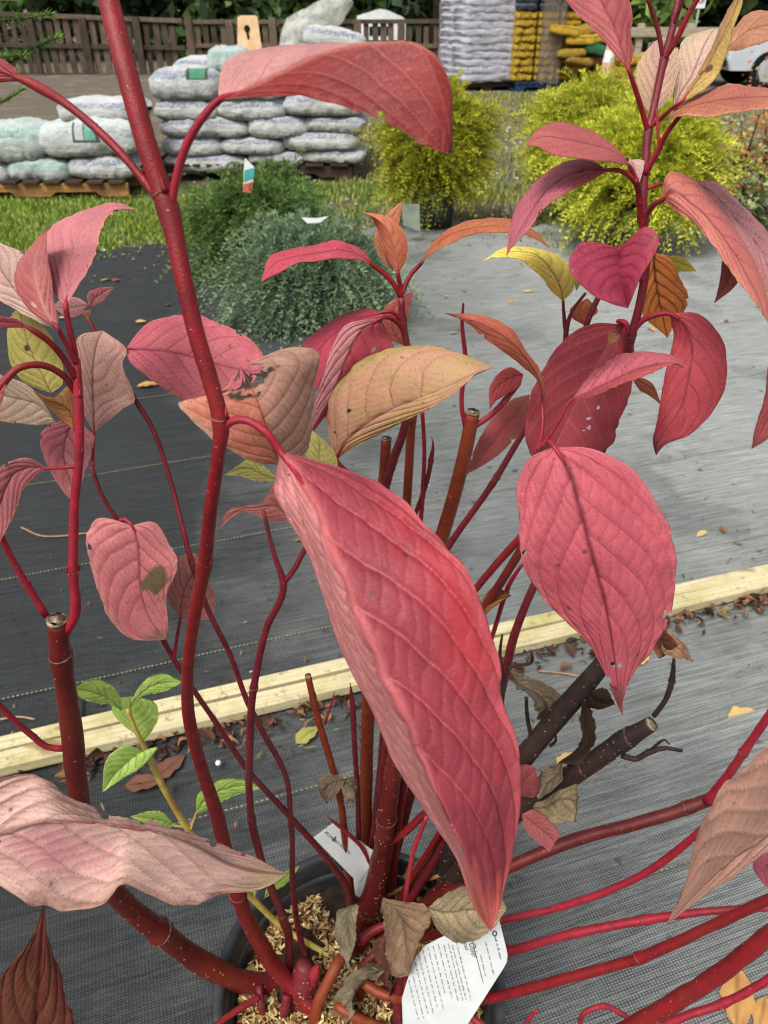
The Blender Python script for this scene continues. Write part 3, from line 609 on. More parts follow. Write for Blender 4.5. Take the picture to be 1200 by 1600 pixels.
# around the crown in the pot
stem([(667, 1275, 8, .49), (645, 1335, 8, .48), (634, 1400, 8, .46), (628, 1470, 9, .455), (633, 1530, 10, .45), (630, 1590, 12, .45)], 'stem_crimson', 20, seed=61)
stem([(690, 1298, 10, .53), (660, 1345, 10, .54), (640, 1378, 11, .55), (612, 1430, 12, None)], 'stem_red', 14, seed=62)
stem([(718, 1358, 7, .54), (680, 1370, 7, .55), (640, 1382, 6, .57), (606, 1400, 6, .585)], 'stem_tan', seed=63)
stem([(745, 1345, 40, .50), (715, 1380, 42, .51), (680, 1412, 42, .53), (650, 1450, 42, None)], 'stem_dark', 30, sides=16, seed=64)
stem([(488, 1612, 20, .44), (500, 1560, 20, .455), (522, 1515, 20, .475), (556, 1480, 20, None)], 'stem_orange', 20, seed=65)
stem([(568, 1535, 18, .46), (590, 1550, 18, .45), (617, 1558, 18, .445), (640, 1562, 16, .45)], 'stem_orange', 10, seed=66)
stem([(526, 1570, 18, .45), (548, 1585, 18, .44), (575, 1598, 18, .435), (610, 1612, 18, .43)], 'stem_orange', 10, seed=67)
stem([(330, 1608, 10, .40), (365, 1582, 11, .42), (405, 1558, 12, .44)], 'stem_red', 6, seed=68)
stem([(405, 1540, 13, .478), (408, 1570, 12, .46), (415, 1610, 11, .45)], 'stem_purple', 8, (1,), seed=69)
stem([(448, 1555, 16, .46), (444, 1580, 15, .45), (440, 1588, 8, .448)], 'stem_purple', 6, seed=70)
stem([(470, 1560, 50, None), (475, 1530, 46, .478), (478, 1505, 30, .485)], 'stem_purple', 40, sides=16, seed=71)
stem([(488, 1535, 22, .475), (492, 1520, 20, .475), (498, 1508, 6, .475)], 'stem_crimson', taper_tip=True, seed=72)
stem([(562, 1470, 20, .50), (590, 1450, 15, .51), (620, 1440, 14, .515), (660, 1420, 12, .52)], 'stem_red', 10, seed=73)
stem([(560, 1440, 16, None), (600, 1480, 14, .50), (575, 1500, 14, .49), (560, 1560, 20, None)], 'stem_dark', 10, seed=74)
stem([(636, 1500, 12, .452), (622, 1545, 16, .45), (624, 1612, 18, .44)], 'stem_purple', 10, seed=75)
stem([(728, 1582, 13, .42), (750, 1600, 13, .41), (775, 1625, 13, .40)], 'stem_crimson', 5, seed=76)
# green shoot
GS = stem([(199, 1108, 6, .52), (212, 1140, 8, .52), (232, 1180, 10, .52), (258, 1236, 11, .52), (290, 1290, 11, .525), (322, 1335, 11, .53), (395, 1405, 11, .55), (450, 1455, 11, .55), (525, 1500, 11, None)], 'stem_green', 10, seed=77)

# ---- leaves ---------------------------------------------------------------------------------------------------
ROSE, DEEP, SALM, TAN = (196, 92, 106), (170, 60, 76), (198, 110, 98), (190, 148, 130)
# the large leaf in front
leaf([(438, 705), (431, 745, 458, 730, 528, 729), (440, 782, 494, 795, 605, 769), (481, 855, 524, 870, 676, 829), (515, 945, 566, 971, 740, 922), (554, 1039, 597, 1045, 774, 1024),
      (590, 1118, 632, 1115, 783, 1090), (625, 1190, 660, 1185, 806, 1165), (672, 1270, 688, 1255, 811, 1235), (712, 1333, 722, 1325, 800, 1330), (738, 1405, 745, 1395, 783, 1400), (767, 1456)],
     (.272, .225, .195, .175, .16, .155), (.05, .012), (158, 56, 69), (143, 50, 63), cL=(224, 142, 140), vein=(216, 110, 112), back=(206, 116, 122), edge=(196, 84, 92), tip=(206, 96, 84), camber=.02, relief=1.1, seed=1,
     petiole=[(348, 668, 16, .28), (362, 658, 15, .279), (385, 657, 14, .277), (415, 675, 15, .274)], pcol='stem_crimson', holes=((.155, -.42, .011),),
     patch=((.38, .85, .22, .33, (196, 46, 58), .6),), label='long pointed rose red leaf hanging in front, its left half folded back')  # red patch paints the glow of light through the right edge
leaf([(866, 699), (836, 710, 876, 712, 911, 699), (812, 745, 890, 740, 975, 725), (810, 800, 905, 790, 1028, 790), (818, 880, 926, 870, 1052, 865), (862, 950, 945, 940, 1046, 950), (919, 1001, 957, 1005, 1018, 1012), (945, 1051, 964, 1055, 983, 1062), (959, 1088, 968, 1090, 972, 1094), (973, 1118)],
     (.335, .31, .30, .295), (.006, .008), (208, 96, 108), (196, 84, 98), vein=(132, 38, 54), back=(206, 130, 130), edge=(206, 108, 116), tip=(136, 70, 66), camber=.07, relief=1.15, seed=2, petiole=[(838, 712, 8, .43), (846, 702, 8, .40), (856, 697, 8, .36)],
     holes=((.815, -.16, .010), (.815, .16, .011)), label='broad pink leaf with two small holes near its tip')
leaf([(341, 157), (344, 118, 372, 145, 382, 150), (368, 86, 425, 121, 440, 147), (420, 72, 480, 94, 490, 151), (480, 76, 535, 74, 548, 166), (545, 84, 590, 67, 592, 186), (590, 86, 640, 66, 640, 210), (640, 100, 676, 84, 672, 228), (680, 140, 700, 125, 690, 236), (700, 200, 706, 195, 702, 239), (707, 241)],
     (.30, .28, .27, .265), (.035, -.012), (152, 48, 46), (134, 40, 42), cL=(214, 150, 146), vein=(206, 112, 96), back=(204, 140, 140), tip=(120, 66, 58), camber=.10, relief=.5, seed=3, side=-1,
     petiole=[(268, 318, 16, .30), (274, 285, 15, .30), (292, 225, 15, .30), (318, 182, 14, .30)], holes=((.52, .93, .014),), label='arching red leaf across the top with a pale far half')
leaf([(40, 126), (10, 96, -10, 112, -20, 130), (-60, 70, -80, 95, -90, 140), (-150, 50, -170, 90, -180, 130), (-260, 80)], (.33, .34), (0, 0), (176, 66, 70), back=(200, 130, 130), seed=4,
     petiole=[(258, 326, 17, .30), (235, 295, 15, .303), (178, 228, 15, .31), (100, 160, 15, .32), (60, 136, 18, .328)], pcol='stem_red')
# right cluster
leaf([(983, 111), (962, 88, 972, 78, 989, 85), (930, 50, 958, 38, 984, 50), (890, 10, 938, 0, 985, 20), (868, -28, 920, -34, 968, -18), (880, -75)], (.49, .53), (0, .01), (186, 92, 92), (172, 78, 84), vein=(150, 60, 68), seed=5, petiole=[(1012, 205, 9, .505), (1000, 162, 9, .50), (988, 125, 8, .492)])
leaf([(1018, 180), (1000, 158, 1018, 165, 1036, 165), (992, 118, 1024, 125, 1056, 125), (1000, 92, 1032, 92, 1060, 92), (1020, 68, 1038, 70, 1056, 72), (1038, 56)], (.55, .585), (0, 0), (196, 166, 116), (206, 158, 144), vein=(150, 116, 88), back=(190, 160, 110), seed=6, relief=1.4)
leaf([(1053, 170), (1052, 150, 1062, 148, 1078, 150), (1060, 118, 1080, 120, 1100, 120), (1060, 85, 1092, 92, 1122, 92), (1076, 58, 1105, 62, 1135, 60), (1118, 44)], (.56, .61), (.01, 0), (214, 176, 166), (196, 172, 128), vein=(160, 108, 104), seed=7, relief=1.4)
leaf([(1066, 158), (1068, 150, 1078, 142, 1094, 144), (1088, 118, 1100, 112, 1122, 116), (1108, 82, 1120, 76, 1136, 82), (1128, 38, 1140, 34, 1148, 40), (1142, 8, 1152, 4, 1160, 8), (1160, -30)], (.475, .50), (.01, -.01), (196, 160, 92), (188, 138, 96), cR=(206, 172, 84), vein=(150, 106, 66), back=(190, 150, 110), seed=8, relief=.6,
     spots=((.30, .25, .035, (112, 70, 54)), (.26, -.1, .022, (120, 76, 56))), petiole=[(1014, 200, 8, .505), (1034, 184, 8, .50), (1052, 168, 7, .485)])
leaf([(1040, 194), (1056, 172, 1058, 178, 1060, 182), (1101, 145, 1102, 162, 1106, 183), (1135, 132, 1140, 156, 1143, 178), (1170, 137, 1172, 153, 1175, 174), (1205, 142, 1205, 152, 1205, 170), (1250, 160)], (.48, .45, .44), (.03, -.02), (190, 118, 84), (182, 100, 86), vein=(150, 80, 64), back=(210, 150, 130), edge=(220, 170, 130), seed=9, relief=.8)
leaf([(1136, 80), (1144, 52, 1150, 64, 1158, 78), (1166, 24, 1172, 48, 1178, 70), (1205, 18, 1206, 40, 1206, 64), (1240, 24, 1240, 42, 1240, 58), (1280, 40)], (.52, .53), (.02, -.02), (198, 138, 104), (184, 124, 88), vein=(160, 100, 74), seed=10, relief=1.3)
leaf([(985, 261), (960, 230, 962, 240, 966, 256), (916, 203, 918, 226, 930, 252), (879, 192, 880, 218, 879, 245), (850, 197, 852, 214, 852, 236), (835, 208, 836, 218, 838, 230), (822, 227)], (.485, .46, .44), (.03, -.02), (192, 100, 94), (182, 88, 92), vein=(160, 70, 74), back=(222, 170, 164), seed=11, relief=.5, petiole=[(1000, 320, 9, .488), (998, 295, 8, .487), (992, 275, 7, .486)])
leaf([(976, 250), (982, 246, 990, 256, 1004, 250), (984, 262, 994, 272, 1006, 262), (998, 290)], (.50, .49), (0, 0), (226, 178, 172), vein=(200, 150, 146), seed=12)
leaf([(951, 266), (930, 254, 934, 266, 930, 279), (888, 252, 892, 274, 890, 298), (847, 275, 856, 298, 856, 322), (817, 310, 830, 334, 830, 352), (801, 340, 812, 362, 808, 378), (791, 401)], (.475, .45, .43), (.03, -.02), (198, 106, 116), (184, 94, 108), vein=(140, 56, 72), back=(206, 140, 140), edge=(196, 110, 110), seed=13, relief=.9, petiole=[(1001, 312, 9, .488), (992, 285, 9, .485), (972, 268, 8, .48)], spots=((.55, .2, .012, (110, 40, 50)),))
leaf([(1035, 312), (1040, 277, 1048, 300, 1050, 325), (1072, 276, 1080, 318, 1085, 348), (1112, 315, 1112, 350, 1108, 377), (1140, 355, 1140, 388, 1128, 408), (1166, 395, 1163, 425, 1150, 438), (1190, 445, 1184, 462, 1174, 466), (1204, 512)], (.465, .43, .40), (.03, -.01), (196, 104, 100), (198, 118, 96), vein=(158, 74, 78), back=(206, 130, 120), edge=(206, 130, 100), camber=.2, seed=14, petiole=[(1004, 362, 11, .489), (1010, 338, 10, .485), (1022, 320, 10, .475)], label='long salmon leaf arching down at the right edge')
leaf([(1080, 284), (1118, 286, 1110, 302, 1105, 320), (1150, 316, 1142, 338, 1130, 352), (1188, 354, 1178, 380, 1162, 388), (1216, 400, 1204, 428, 1184, 434), (1232, 495)], (.50, .47, .45), (.025, -.02), (214, 148, 148), (200, 128, 130), vein=(160, 86, 94), seed=15, relief=1.7, petiole=[(1008, 296, 7, .496), (1030, 288, 6, .497), (1060, 284, 6, .499)])
leaf([(1150, 400), (1130, 405, 1145, 420, 1160, 425), (1126, 430, 1136, 440, 1150, 445), (1116, 474)], (.47, .46), (0, 0), (200, 116, 104), seed=16)
leaf([(968, 387), (922, 377, 968, 398, 1003, 357), (890, 402, 968, 416, 1030, 371), (898, 434, 971, 438, 1018, 405), (925, 460, 975, 459, 1000, 436), (955, 475, 979, 473, 989, 464), (981, 482)], (.455, .44, .43), (-.015, -.01), (178, 60, 88), (162, 50, 76), vein=(126, 32, 54), camber=.2, seed=17, relief=.8, petiole=[(1003, 440, 9, .49), (990, 415, 8, .475), (976, 395, 7, .462)], spots=((.35, .85, .05, (160, 70, 72)),), label='deep pink folded leaf with two rounded lobes')
leaf([(880, 471), (862, 455, 872, 442, 896, 450), (845, 434, 858, 420, 897, 430), (820, 411, 838, 400, 876, 404), (795, 404, 808, 394, 846, 392), (772, 404, 778, 396, 795, 387), (753, 408)], (.51, .49), (-.012, .03), (255, 236, 90), (250, 216, 90), vein=(150, 124, 44), back=(200, 170, 80), seed=18, relief=1.0, label='bright yellow leaf with green veins')
leaf([(900, 455), (896, 430, 905, 436, 914, 432), (894, 405, 904, 415, 912, 415), (890, 388)], (.53, .53), (0, 0), (206, 190, 90), (220, 200, 160), seed=19)
leaf([(1040, 405), (1052, 398, 1054, 408, 1050, 420), (1070, 404, 1070, 414, 1066, 424), (1088, 424)], (.56, .56), (0, 0), (204, 184, 60), seed=20)
leaf([(1022, 395), (1008, 412, 1022, 412, 1042, 400), (1001, 450, 1026, 448, 1062, 434), (1001, 484, 1032, 480, 1075, 470), (1014, 504, 1037, 502, 1062, 498), (1030, 516, 1040, 515, 1050, 514), (1043, 528)], (.53, .52), (0, 0), (244, 152, 58), (226, 126, 50), vein=(108, 48, 28), back=(190, 120, 70), vw=1.7, seed=21, relief=1.1, label='orange brown leaf with dark veins')
leaf([(1046, 490), (1050, 507, 1062, 500, 1082, 488), (1053, 532, 1080, 535, 1122, 520), (1041, 578, 1076, 590, 1136, 572), (1033, 622, 1062, 640, 1120, 634), (1025, 668, 1040, 672, 1078, 678), (1021, 696, 1026, 699, 1036, 698), (1025, 712)], (.48, .46, .45), (.012, .0), (200, 76, 86), (188, 66, 80), vein=(154, 46, 60), tip=(116, 56, 46), edge=(186, 70, 74), seed=22, relief=.7, petiole=[(988, 518, 11, .49), (1005, 500, 11, .488), (1025, 492, 10, .484)], label='coral red leaf with a curled brown tip')
leaf([(974, 507), (930, 505, 958, 530, 986, 527), (880, 534, 935, 566, 992, 562), (845, 584, 910, 612, 985, 612), (823, 645, 885, 662, 966, 662), (826, 702, 862, 712, 940, 706), (852, 748)], (.50, .49, .48), (0, .0), (164, 58, 70), (178, 66, 78), vein=(204, 110, 104), back=(170, 80, 80), tip=(150, 80, 60), seed=23, relief=.5, side=-1, camber=.12,
     petiole=[(984, 525, 9, .49), (975, 503, 9, .492), (966, 502, 8, .496)], spots=((.10, -.05, .035, (176, 128, 84)),), holes=((.55, .45, .010), (.62, .35, .012), (.68, .45, .012), (.70, .38, .008)), label='large dark rose leaf with pale veins and four pinholes')
leaf([(893, 625), (914, 598, 918, 614, 922, 621), (940, 572, 955, 597, 960, 607), (975, 555, 993, 580, 998, 593), (1015, 551, 1028, 569, 1032, 579), (1050, 559, 1053, 567, 1055, 571), (1074, 577)], (.44, .42, .41), (.03, -.008), (206, 104, 118), (190, 92, 104), cR=(190, 82, 84), vein=(160, 62, 80), seed=24, relief=1.8, petiole=[(840, 705, 8, .44), (852, 690, 7, .44), (875, 655, 6, .44)], label='narrow crinkled pink leaf lying across the dark rose leaf')
leaf([(847, 631), (842, 600, 846, 605, 851, 612), (815, 572, 828, 568, 842, 578), (783, 547, 800, 535, 822, 548), (755, 528, 772, 516, 800, 514), (732, 506, 745, 503, 768, 497), (694, 489)], (.47, .45, .44), (.0, .01), (204, 100, 84), (208, 122, 84), vein=(170, 80, 66), back=(200, 110, 100), tip=(120, 70, 60), seed=25, relief=.5, petiole=[(838, 708, 7, .44), (846, 680, 7, .455), (848, 650, 6, .465)])
leaf([(818, 585), (800, 574, 804, 588, 812, 604), (782, 580, 788, 596, 796, 614), (766, 602, 773, 610, 778, 624), (765, 640)], (.60, .59), (0, 0), (200, 84, 84), (190, 70, 76), tip=(110, 80, 50), seed=26)
leaf([(828, 616), (800, 624, 812, 640, 822, 660), (770, 652, 785, 672, 798, 692), (745, 694, 758, 708, 768, 718), (726, 743)], (.63, .62), (0, 0), (188, 90, 92), (170, 110, 88), vein=(206, 90, 96), seed=27, relief=.5, patch=((.5, .1, .3, .3, (206, 84, 94), .7),))
leaf([(985, 588), (1002, 590, 1004, 598, 1000, 610), (1018, 598, 1018, 608, 1014, 618), (1034, 634)], (.53, .53), (0, 0), (208, 116, 84), seed=28)
leaf([(912, 508), (893, 496, 906, 494, 922, 498), (893, 480, 908, 478, 934, 484), (918, 466)], (.56, .56), (0, 0), (204, 104, 72), seed=29)
leaf([(1260, 540), (1205, 560, 1225, 580, 1245, 600), (1194, 620, 1206, 640, 1218, 655), (1180, 668, 1188, 678, 1198, 686), (1174, 702)], (.40, .39), (0, 0), (186, 82, 88), tip=(110, 64, 56), edge=(120, 70, 62), seed=30)
leaf([(656, 414), (676, 384, 668, 396, 666, 402), (710, 354, 705, 368, 712, 376), (752, 344, 752, 356, 765, 364), (795, 345, 795, 356, 806, 367), (833, 361, 830, 367, 833, 374), (859, 387)], (.58, .55, .53), (.03, -.02), (196, 96, 66), (190, 116, 66), vein=(150, 60, 48), back=(200, 120, 110), edge=(180, 120, 60), seed=31, relief=.7, petiole=[(629, 458, 9, .576), (636, 440, 8, .578), (645, 425, 8, .58)], pcol='stem_red', label='arching orange red leaf with a nicked upper edge')
leaf([(584, 416), (572, 397, 570, 405, 562, 407), (530, 376, 536, 392, 533, 405), (490, 384, 498, 396, 498, 407), (450, 390, 460, 402, 462, 414), (425, 400, 430, 412, 436, 426), (407, 441)], (.575, .56, .55), (.025, -.02), (200, 66, 86), (206, 96, 110), vein=(160, 44, 62), edge=(170, 70, 60), seed=32, relief=.5, petiole=[(625, 462, 9, .576), (612, 440, 9, .576), (597, 425, 9, .576)], pcol='stem_red', label='narrow crimson leaf arching to the left over the juniper')
leaf([(616, 424), (602, 412, 606, 408, 610, 405), (588, 392, 600, 385, 616, 380), (584, 368, 602, 360, 622, 355), (600, 338, 616, 335, 626, 335), (629, 314)], (.60, .61), (0, 0), (204, 140, 90), (198, 120, 84), vein=(160, 90, 60), seed=33, relief=.6)
leaf([(622, 428), (610, 410, 620, 405, 632, 412), (598, 385, 612, 378, 638, 388), (590, 360, 604, 358, 632, 364), (584, 343, 592, 345, 612, 342), (564, 331)], (.575, .59), (.01, .005), (206, 110, 84), (212, 128, 84), vein=(170, 80, 66), edge=(206, 140, 80), seed=34, relief=.5, petiole=[(627, 462, 9, .576), (625, 445, 8, .576)], pcol='stem_red')
leaf([(598, 488), (565, 483, 560, 500, 575, 512), (522, 498, 525, 520, 540, 532), (492, 522, 500, 545, 515, 560), (470, 548, 480, 580, 500, 600), (475, 645)], (.57, .56, .55), (.03, -.01), (188, 62, 82), (172, 52, 74), vein=(150, 40, 60), seed=35, relief=.7, petiole=[(632, 520, 8, .575), (622, 495, 8, .573), (610, 487, 7, .571)], pcol='stem_red')
leaf([(596, 497), (545, 505, 566, 516, 608, 528), (520, 540, 545, 552, 611, 552), (508, 576, 530, 590, 562, 592), (497, 616, 513, 630, 537, 613), (487, 652, 495, 658, 513, 640), (481, 686)], (.56, .54, .53), (.0, .018), (186, 66, 80), (200, 76, 88), cL=(208, 132, 134), vein=(160, 60, 72), seed=36, relief=1.3, petiole=[(634, 528, 9, .575), (625, 508, 9, .572), (610, 497, 8, .567)], pcol='stem_red', holes=((.3, .5, .018),), label='red leaf with a curled pale crinkled margin')
leaf([(632, 540), (607, 530, 618, 525, 636, 515), (598, 500, 612, 495, 638, 495), (602, 478, 620, 475, 642, 475), (646, 455)], (.62, .63), (0, 0), (206, 112, 96), (198, 96, 92), seed=37, relief=.6)
leaf([(526, 718), (511, 678, 540, 692, 552, 700), (511, 640, 570, 664, 600, 675), (535, 596, 615, 638, 642, 653), (585, 554, 662, 620, 685, 632), (650, 540, 705, 602, 722, 606), (712, 550, 742, 584, 748, 586), (772, 574)], (.53, .50, .48, .48), (.04, -.012), (198, 142, 116), (186, 150, 96), vein=(146, 84, 76), back=(190, 150, 100), edge=(164, 146, 70), seed=38, relief=1.1, camber=.18, petiole=[(590, 800, 9, .545), (560, 760, 8, .54), (540, 735, 7, .535)], spots=((.30, -.45, .014, (70, 50, 40)), (.14, -.5, .008, (80, 60, 44))), label='broad olive and pink leaf in the middle')
leaf([(437, 727), (398, 722, 426, 694, 478, 706), (340, 690, 413, 657, 487, 652), (300, 655, 404, 632, 493, 602), (280, 631, 396, 612, 497, 552), (330, 622, 388, 595, 455, 543), (375, 572)], (.38, .37, .38), (-.008, .02), (216, 134, 104), (202, 116, 92), cR=(214, 160, 138), vein=(156, 84, 66), back=(190, 140, 110), tear=.10, seed=39, relief=1.0, wob=.04,
     patch=((.98, .4, .22, .4, (140, 106, 82), .7), (.99, -.1, .26, .55, (56, 45, 35), 2.0)), holes=((.86, -.35, .06), (.80, .12, .05), (.9, .3, .05), (.78, -.6, .03)), label='torn orange and tan leaf with a charred looking ragged tip', edge=(190, 150, 120))
leaf([(505, 735), (478, 712, 498, 712, 527, 726), (479, 690, 500, 692, 520, 702), (488, 672)], (.46, .46), (0, 0), (206, 196, 110), (190, 176, 90), seed=40)
leaf([(440, 752), (405, 752, 412, 742, 418, 732), (380, 744, 388, 732, 396, 716), (349, 742)], (.46, .45), (0, 0), (204, 204, 110), (190, 180, 90), edge=(226, 214, 160), seed=41)
leaf([(452, 812), (430, 815, 430, 790, 430, 755), (405, 806, 408, 792, 412, 782), (380, 800, 380, 795, 382, 790), (358, 812, 358, 808, 356, 798), (342, 828)], (.405, .41), (0, 0), (192, 116, 100), (180, 100, 96), seed=42)
# left cluster
leaf([(103, 478), (84, 456, 106, 462, 124, 446), (76, 410, 110, 430, 146, 408), (72, 370, 118, 395, 155, 380), (92, 350, 130, 365, 162, 350), (133, 330, 152, 344, 176, 334), (176, 320, 180, 326, 188, 330), (214, 327)], (.37, .41, .43), (.01, .0), (206, 124, 128), (194, 106, 114), vein=(214, 150, 146), back=(180, 90, 90), edge=(206, 140, 120), seed=43, relief=1.7, petiole=[(119, 566, 12, .37), (112, 528, 11, .37), (106, 500, 10, .37)], label='upright crinkled pink leaf with a curled tip over the grass')
leaf([(90, 512), (58, 494, 76, 494, 90, 498), (33, 466, 62, 460, 84, 470), (23, 438, 55, 428, 80, 432), (32, 408, 56, 398, 74, 395), (52, 381, 64, 378, 74, 372), (79, 350)], (.36, .395), (.01, 0), (190, 104, 100), (176, 88, 88), vein=(212, 138, 128), back=(190, 130, 120), edge=(160, 80, 70), tip=(90, 50, 50), seed=44, relief=1.0, petiole=[(118, 566, 11, .368), (108, 545, 10, .366), (96, 524, 9, .363)], spots=((.25, -.4, .03, (206, 160, 140)),))
leaf([(84, 514), (60, 503, 62, 495, 60, 480), (20, 480, 30, 460, 40, 440), (-15, 455, 5, 425, 38, 398), (-30, 420, -10, 400, 15, 385), (-50, 365)], (.39, .42), (0, 0), (208, 172, 160), (198, 156, 144), vein=(150, 110, 96), back=(180, 140, 120), seed=45, relief=1.4)
leaf([(80, 614), (44, 600, 66, 585, 97, 600), (18, 570, 52, 555, 98, 575), (11, 530, 42, 530, 88, 540), (14, 500, 36, 505, 66, 508), (28, 480)], (.41, .42), (0, 0), (170, 164, 76), (190, 178, 84), vein=(146, 112, 70), seed=46, spots=((.55, -.1, .03, (70, 60, 50)),), label='yellow green leaf behind the left stem')
leaf([(48, 514), (30, 500, 30, 506, 28, 512), (0, 494, 0, 503, 0, 513), (-40, 490, -40, 505, -40, 515), (-90, 520)], (.355, .345), (0, 0), (190, 84, 96), seed=47, relief=.4, petiole=[(117, 590, 11, .366), (98, 558, 11, .363), (72, 530, 11, .358)], pcol='stem_red')
leaf([(-20, 640), (-5, 620, 5, 615, 10, 600), (-20, 660, -5, 650, 0, 640), (-40, 720)], (.34, .33), (0, 0), (186, 90, 90), seed=48, petiole=[(118, 612, 12, .367), (98, 586, 12, .363), (62, 570, 12, .357), (28, 576, 12, .35), (4, 600, 14, .345)], pcol='stem_red')
leaf([(88, 660), (50, 607, 60, 632, 70, 664), (10, 588, 25, 622, 35, 662), (-20, 580, -10, 615, 0, 657), (-50, 620)], (.40, .40), (0, 0), (196, 168, 120), (184, 156, 140), vein=(150, 126, 90), seed=49)
leaf([(116, 671), (116, 620, 108, 640, 96, 656), (108, 603, 92, 630, 76, 636), (84, 621, 74, 624, 64, 622), (52, 611)], (.375, .37), (0, .01), (196, 150, 80), (204, 120, 70), vein=(140, 70, 50), seed=50, petiole=[(122, 725, 6, .362), (119, 700, 6, .368)])
leaf([(147, 676), (128, 640, 147, 645, 190, 640), (126, 590, 145, 600, 211, 622), (121, 550, 147, 560, 192, 570), (124, 524, 152, 535, 196, 542), (160, 516)], (.44, .46), (0, 0), (222, 164, 152), (212, 168, 148), vein=(160, 100, 94), edge=(190, 140, 110), seed=51, relief=1.2, petiole=[(146, 745, 6, .42), (145, 710, 6, .43)], label='pale pink beige leaf behind the left stem')
leaf([(118, 655), (88, 660, 105, 680, 146, 680), (63, 680, 100, 710, 144, 705), (75, 728, 108, 745, 135, 735), (95, 762, 115, 768, 126, 765), (124, 796)], (.43, .42), (0, 0), (182, 96, 104), (190, 120, 120), seed=52)
leaf([(73, 732), (50, 717, 48, 730, 60, 743), (22, 718, 22, 740, 38, 764), (0, 730, 8, 765, 28, 792), (-15, 780, -5, 810, 15, 820), (-12, 870)], (.355, .34), (0, 0), (186, 100, 104), (170, 100, 100), vein=(150, 80, 84), edge=(196, 140, 120), seed=53, petiole=[(118, 728, 7, .358), (98, 731, 6, .357), (84, 731, 6, .356)], label='mauve pink leaf hanging at the left edge')
leaf([(196, 546), (217, 517, 222, 547, 204, 566), (250, 497, 258, 549, 240, 596), (300, 492, 300, 558, 285, 623), (345, 506, 342, 570, 330, 628), (384, 526, 380, 578, 366, 622), (405, 545, 400, 580, 390, 602), (416, 566)], (.46, .47, .47), (.025, -.02), (208, 104, 114), (198, 90, 104), vein=(160, 58, 76), edge=(196, 104, 100), seed=54, relief=.8, camber=.14, petiole=[(191, 588, 7, .457), (182, 570, 7, .457), (185, 552, 7, .458)], spots=((.72, -.5, .012, (150, 90, 60)), (.66, -.2, .012, (160, 96, 66)), (.85, -.3, .012, (140, 84, 60)), (.8, .2, .011, (150, 90, 70))), label='broad pink leaf crossed by the thick stem')
leaf([(206, 821), (170, 810, 211, 830, 232, 815), (138, 830, 217, 856, 266, 852), (141, 876, 219, 896, 277, 886), (156, 925, 222, 930, 261, 930), (176, 972, 232, 962, 263, 965), (214, 999, 246, 985, 263, 985), (258, 1000)], (.415, .405, .40), (0, 0), (216, 132, 130), (208, 114, 118), vein=(164, 66, 82), edge=(204, 140, 126), tip=(150, 112, 90), seed=55, relief=1.3, spots=((.46, .46, .095, (116, 98, 74)),), petiole=[(185, 815, 8, .42), (196, 812, 7, .418)], holes=((.30, -.93, .02),), label='rounded pink leaf with a grey brown spot')
leaf([(282, 966), (266, 941, 284, 940, 318, 968), (262, 912, 290, 915, 334, 955), (272, 885, 300, 895, 336, 932), (282, 868, 305, 878, 322, 905), (308, 864)], (.425, .44), (0, 0), (204, 136, 126), (196, 124, 116), vein=(166, 92, 92), seed=56)
leaf([(140, 482), (136, 458, 148, 466, 158, 472), (150, 450, 160, 458, 168, 462), (179, 448)], (.465, .46), (0, 0), (200, 110, 116), (214, 150, 146), seed=57)
leaf([(138, 476), (120, 465, 118, 480, 124, 494), (100, 465, 100, 482, 104, 496), (82, 478)], (.475, .48), (0, 0), (206, 140, 140), seed=58)
leaf([(143, 484), (132, 486, 138, 492, 140, 495), (126, 490)], (.462, .46), (0, 0), (206, 130, 100), seed=59)
# green shoot leaves
GR, GR2 = (184, 208, 96), (158, 190, 80)
for rows, Yv, sd_, pt in (
    ([(191, 1110), (170, 1101, 172, 1092, 186, 1086), (148, 1097, 148, 1082, 166, 1065), (128, 1091, 130, 1078, 140, 1061), (113, 1077)], (.52, .50), 61, None),
    ([(202, 1107), (213, 1080, 214, 1090, 224, 1088), (234, 1057, 236, 1072, 245, 1082), (262, 1053, 262, 1066, 264, 1077), (284, 1066)], (.52, .51), 62, None),
    ([(226, 1157), (190, 1130, 212, 1140, 240, 1138), (174, 1105, 206, 1118, 248, 1115), (182, 1092, 204, 1102, 238, 1095), (204, 1088)], (.535, .54), 63, None),
    ([(226, 1175), (205, 1165, 214, 1180, 244, 1168), (178, 1174, 195, 1195, 224, 1196), (164, 1192, 178, 1212, 192, 1216), (160, 1238)], (.51, .48), 64, None),
    ([(306, 1272), (309, 1242, 318, 1252, 322, 1266), (335, 1222, 340, 1236, 348, 1251), (364, 1215, 368, 1228, 376, 1239), (410, 1231)], (.525, .51), 65, [(298, 1296, 4, .525), (302, 1284, 4, .525)]),
    ([(273, 1290), (256, 1270, 256, 1282, 258, 1297), (230, 1268, 230, 1278, 235, 1290), (203, 1276)], (.52, .51), 66, [(291, 1293, 4, .525), (282, 1291, 4, .522)]),
    ([(398, 1412), (388, 1390, 394, 1380, 402, 1375), (398, 1360, 402, 1355, 406, 1352)], (.55, .56), 67, None),
    ([(412, 1405), (420, 1380, 428, 1384, 436, 1388), (440, 1362, 448, 1368, 456, 1372), (468, 1352)], (.55, .55), 68, None)):
    leaf(rows if len(rows[-1]) == 2 else rows + [(404, 1340)], Yv, (0, 0), GR, GR2, vein=(110, 150, 60), back=(160, 190, 100), seed=sd_, relief=1.2, petiole=pt, pcol='stem_green', mott=.4)
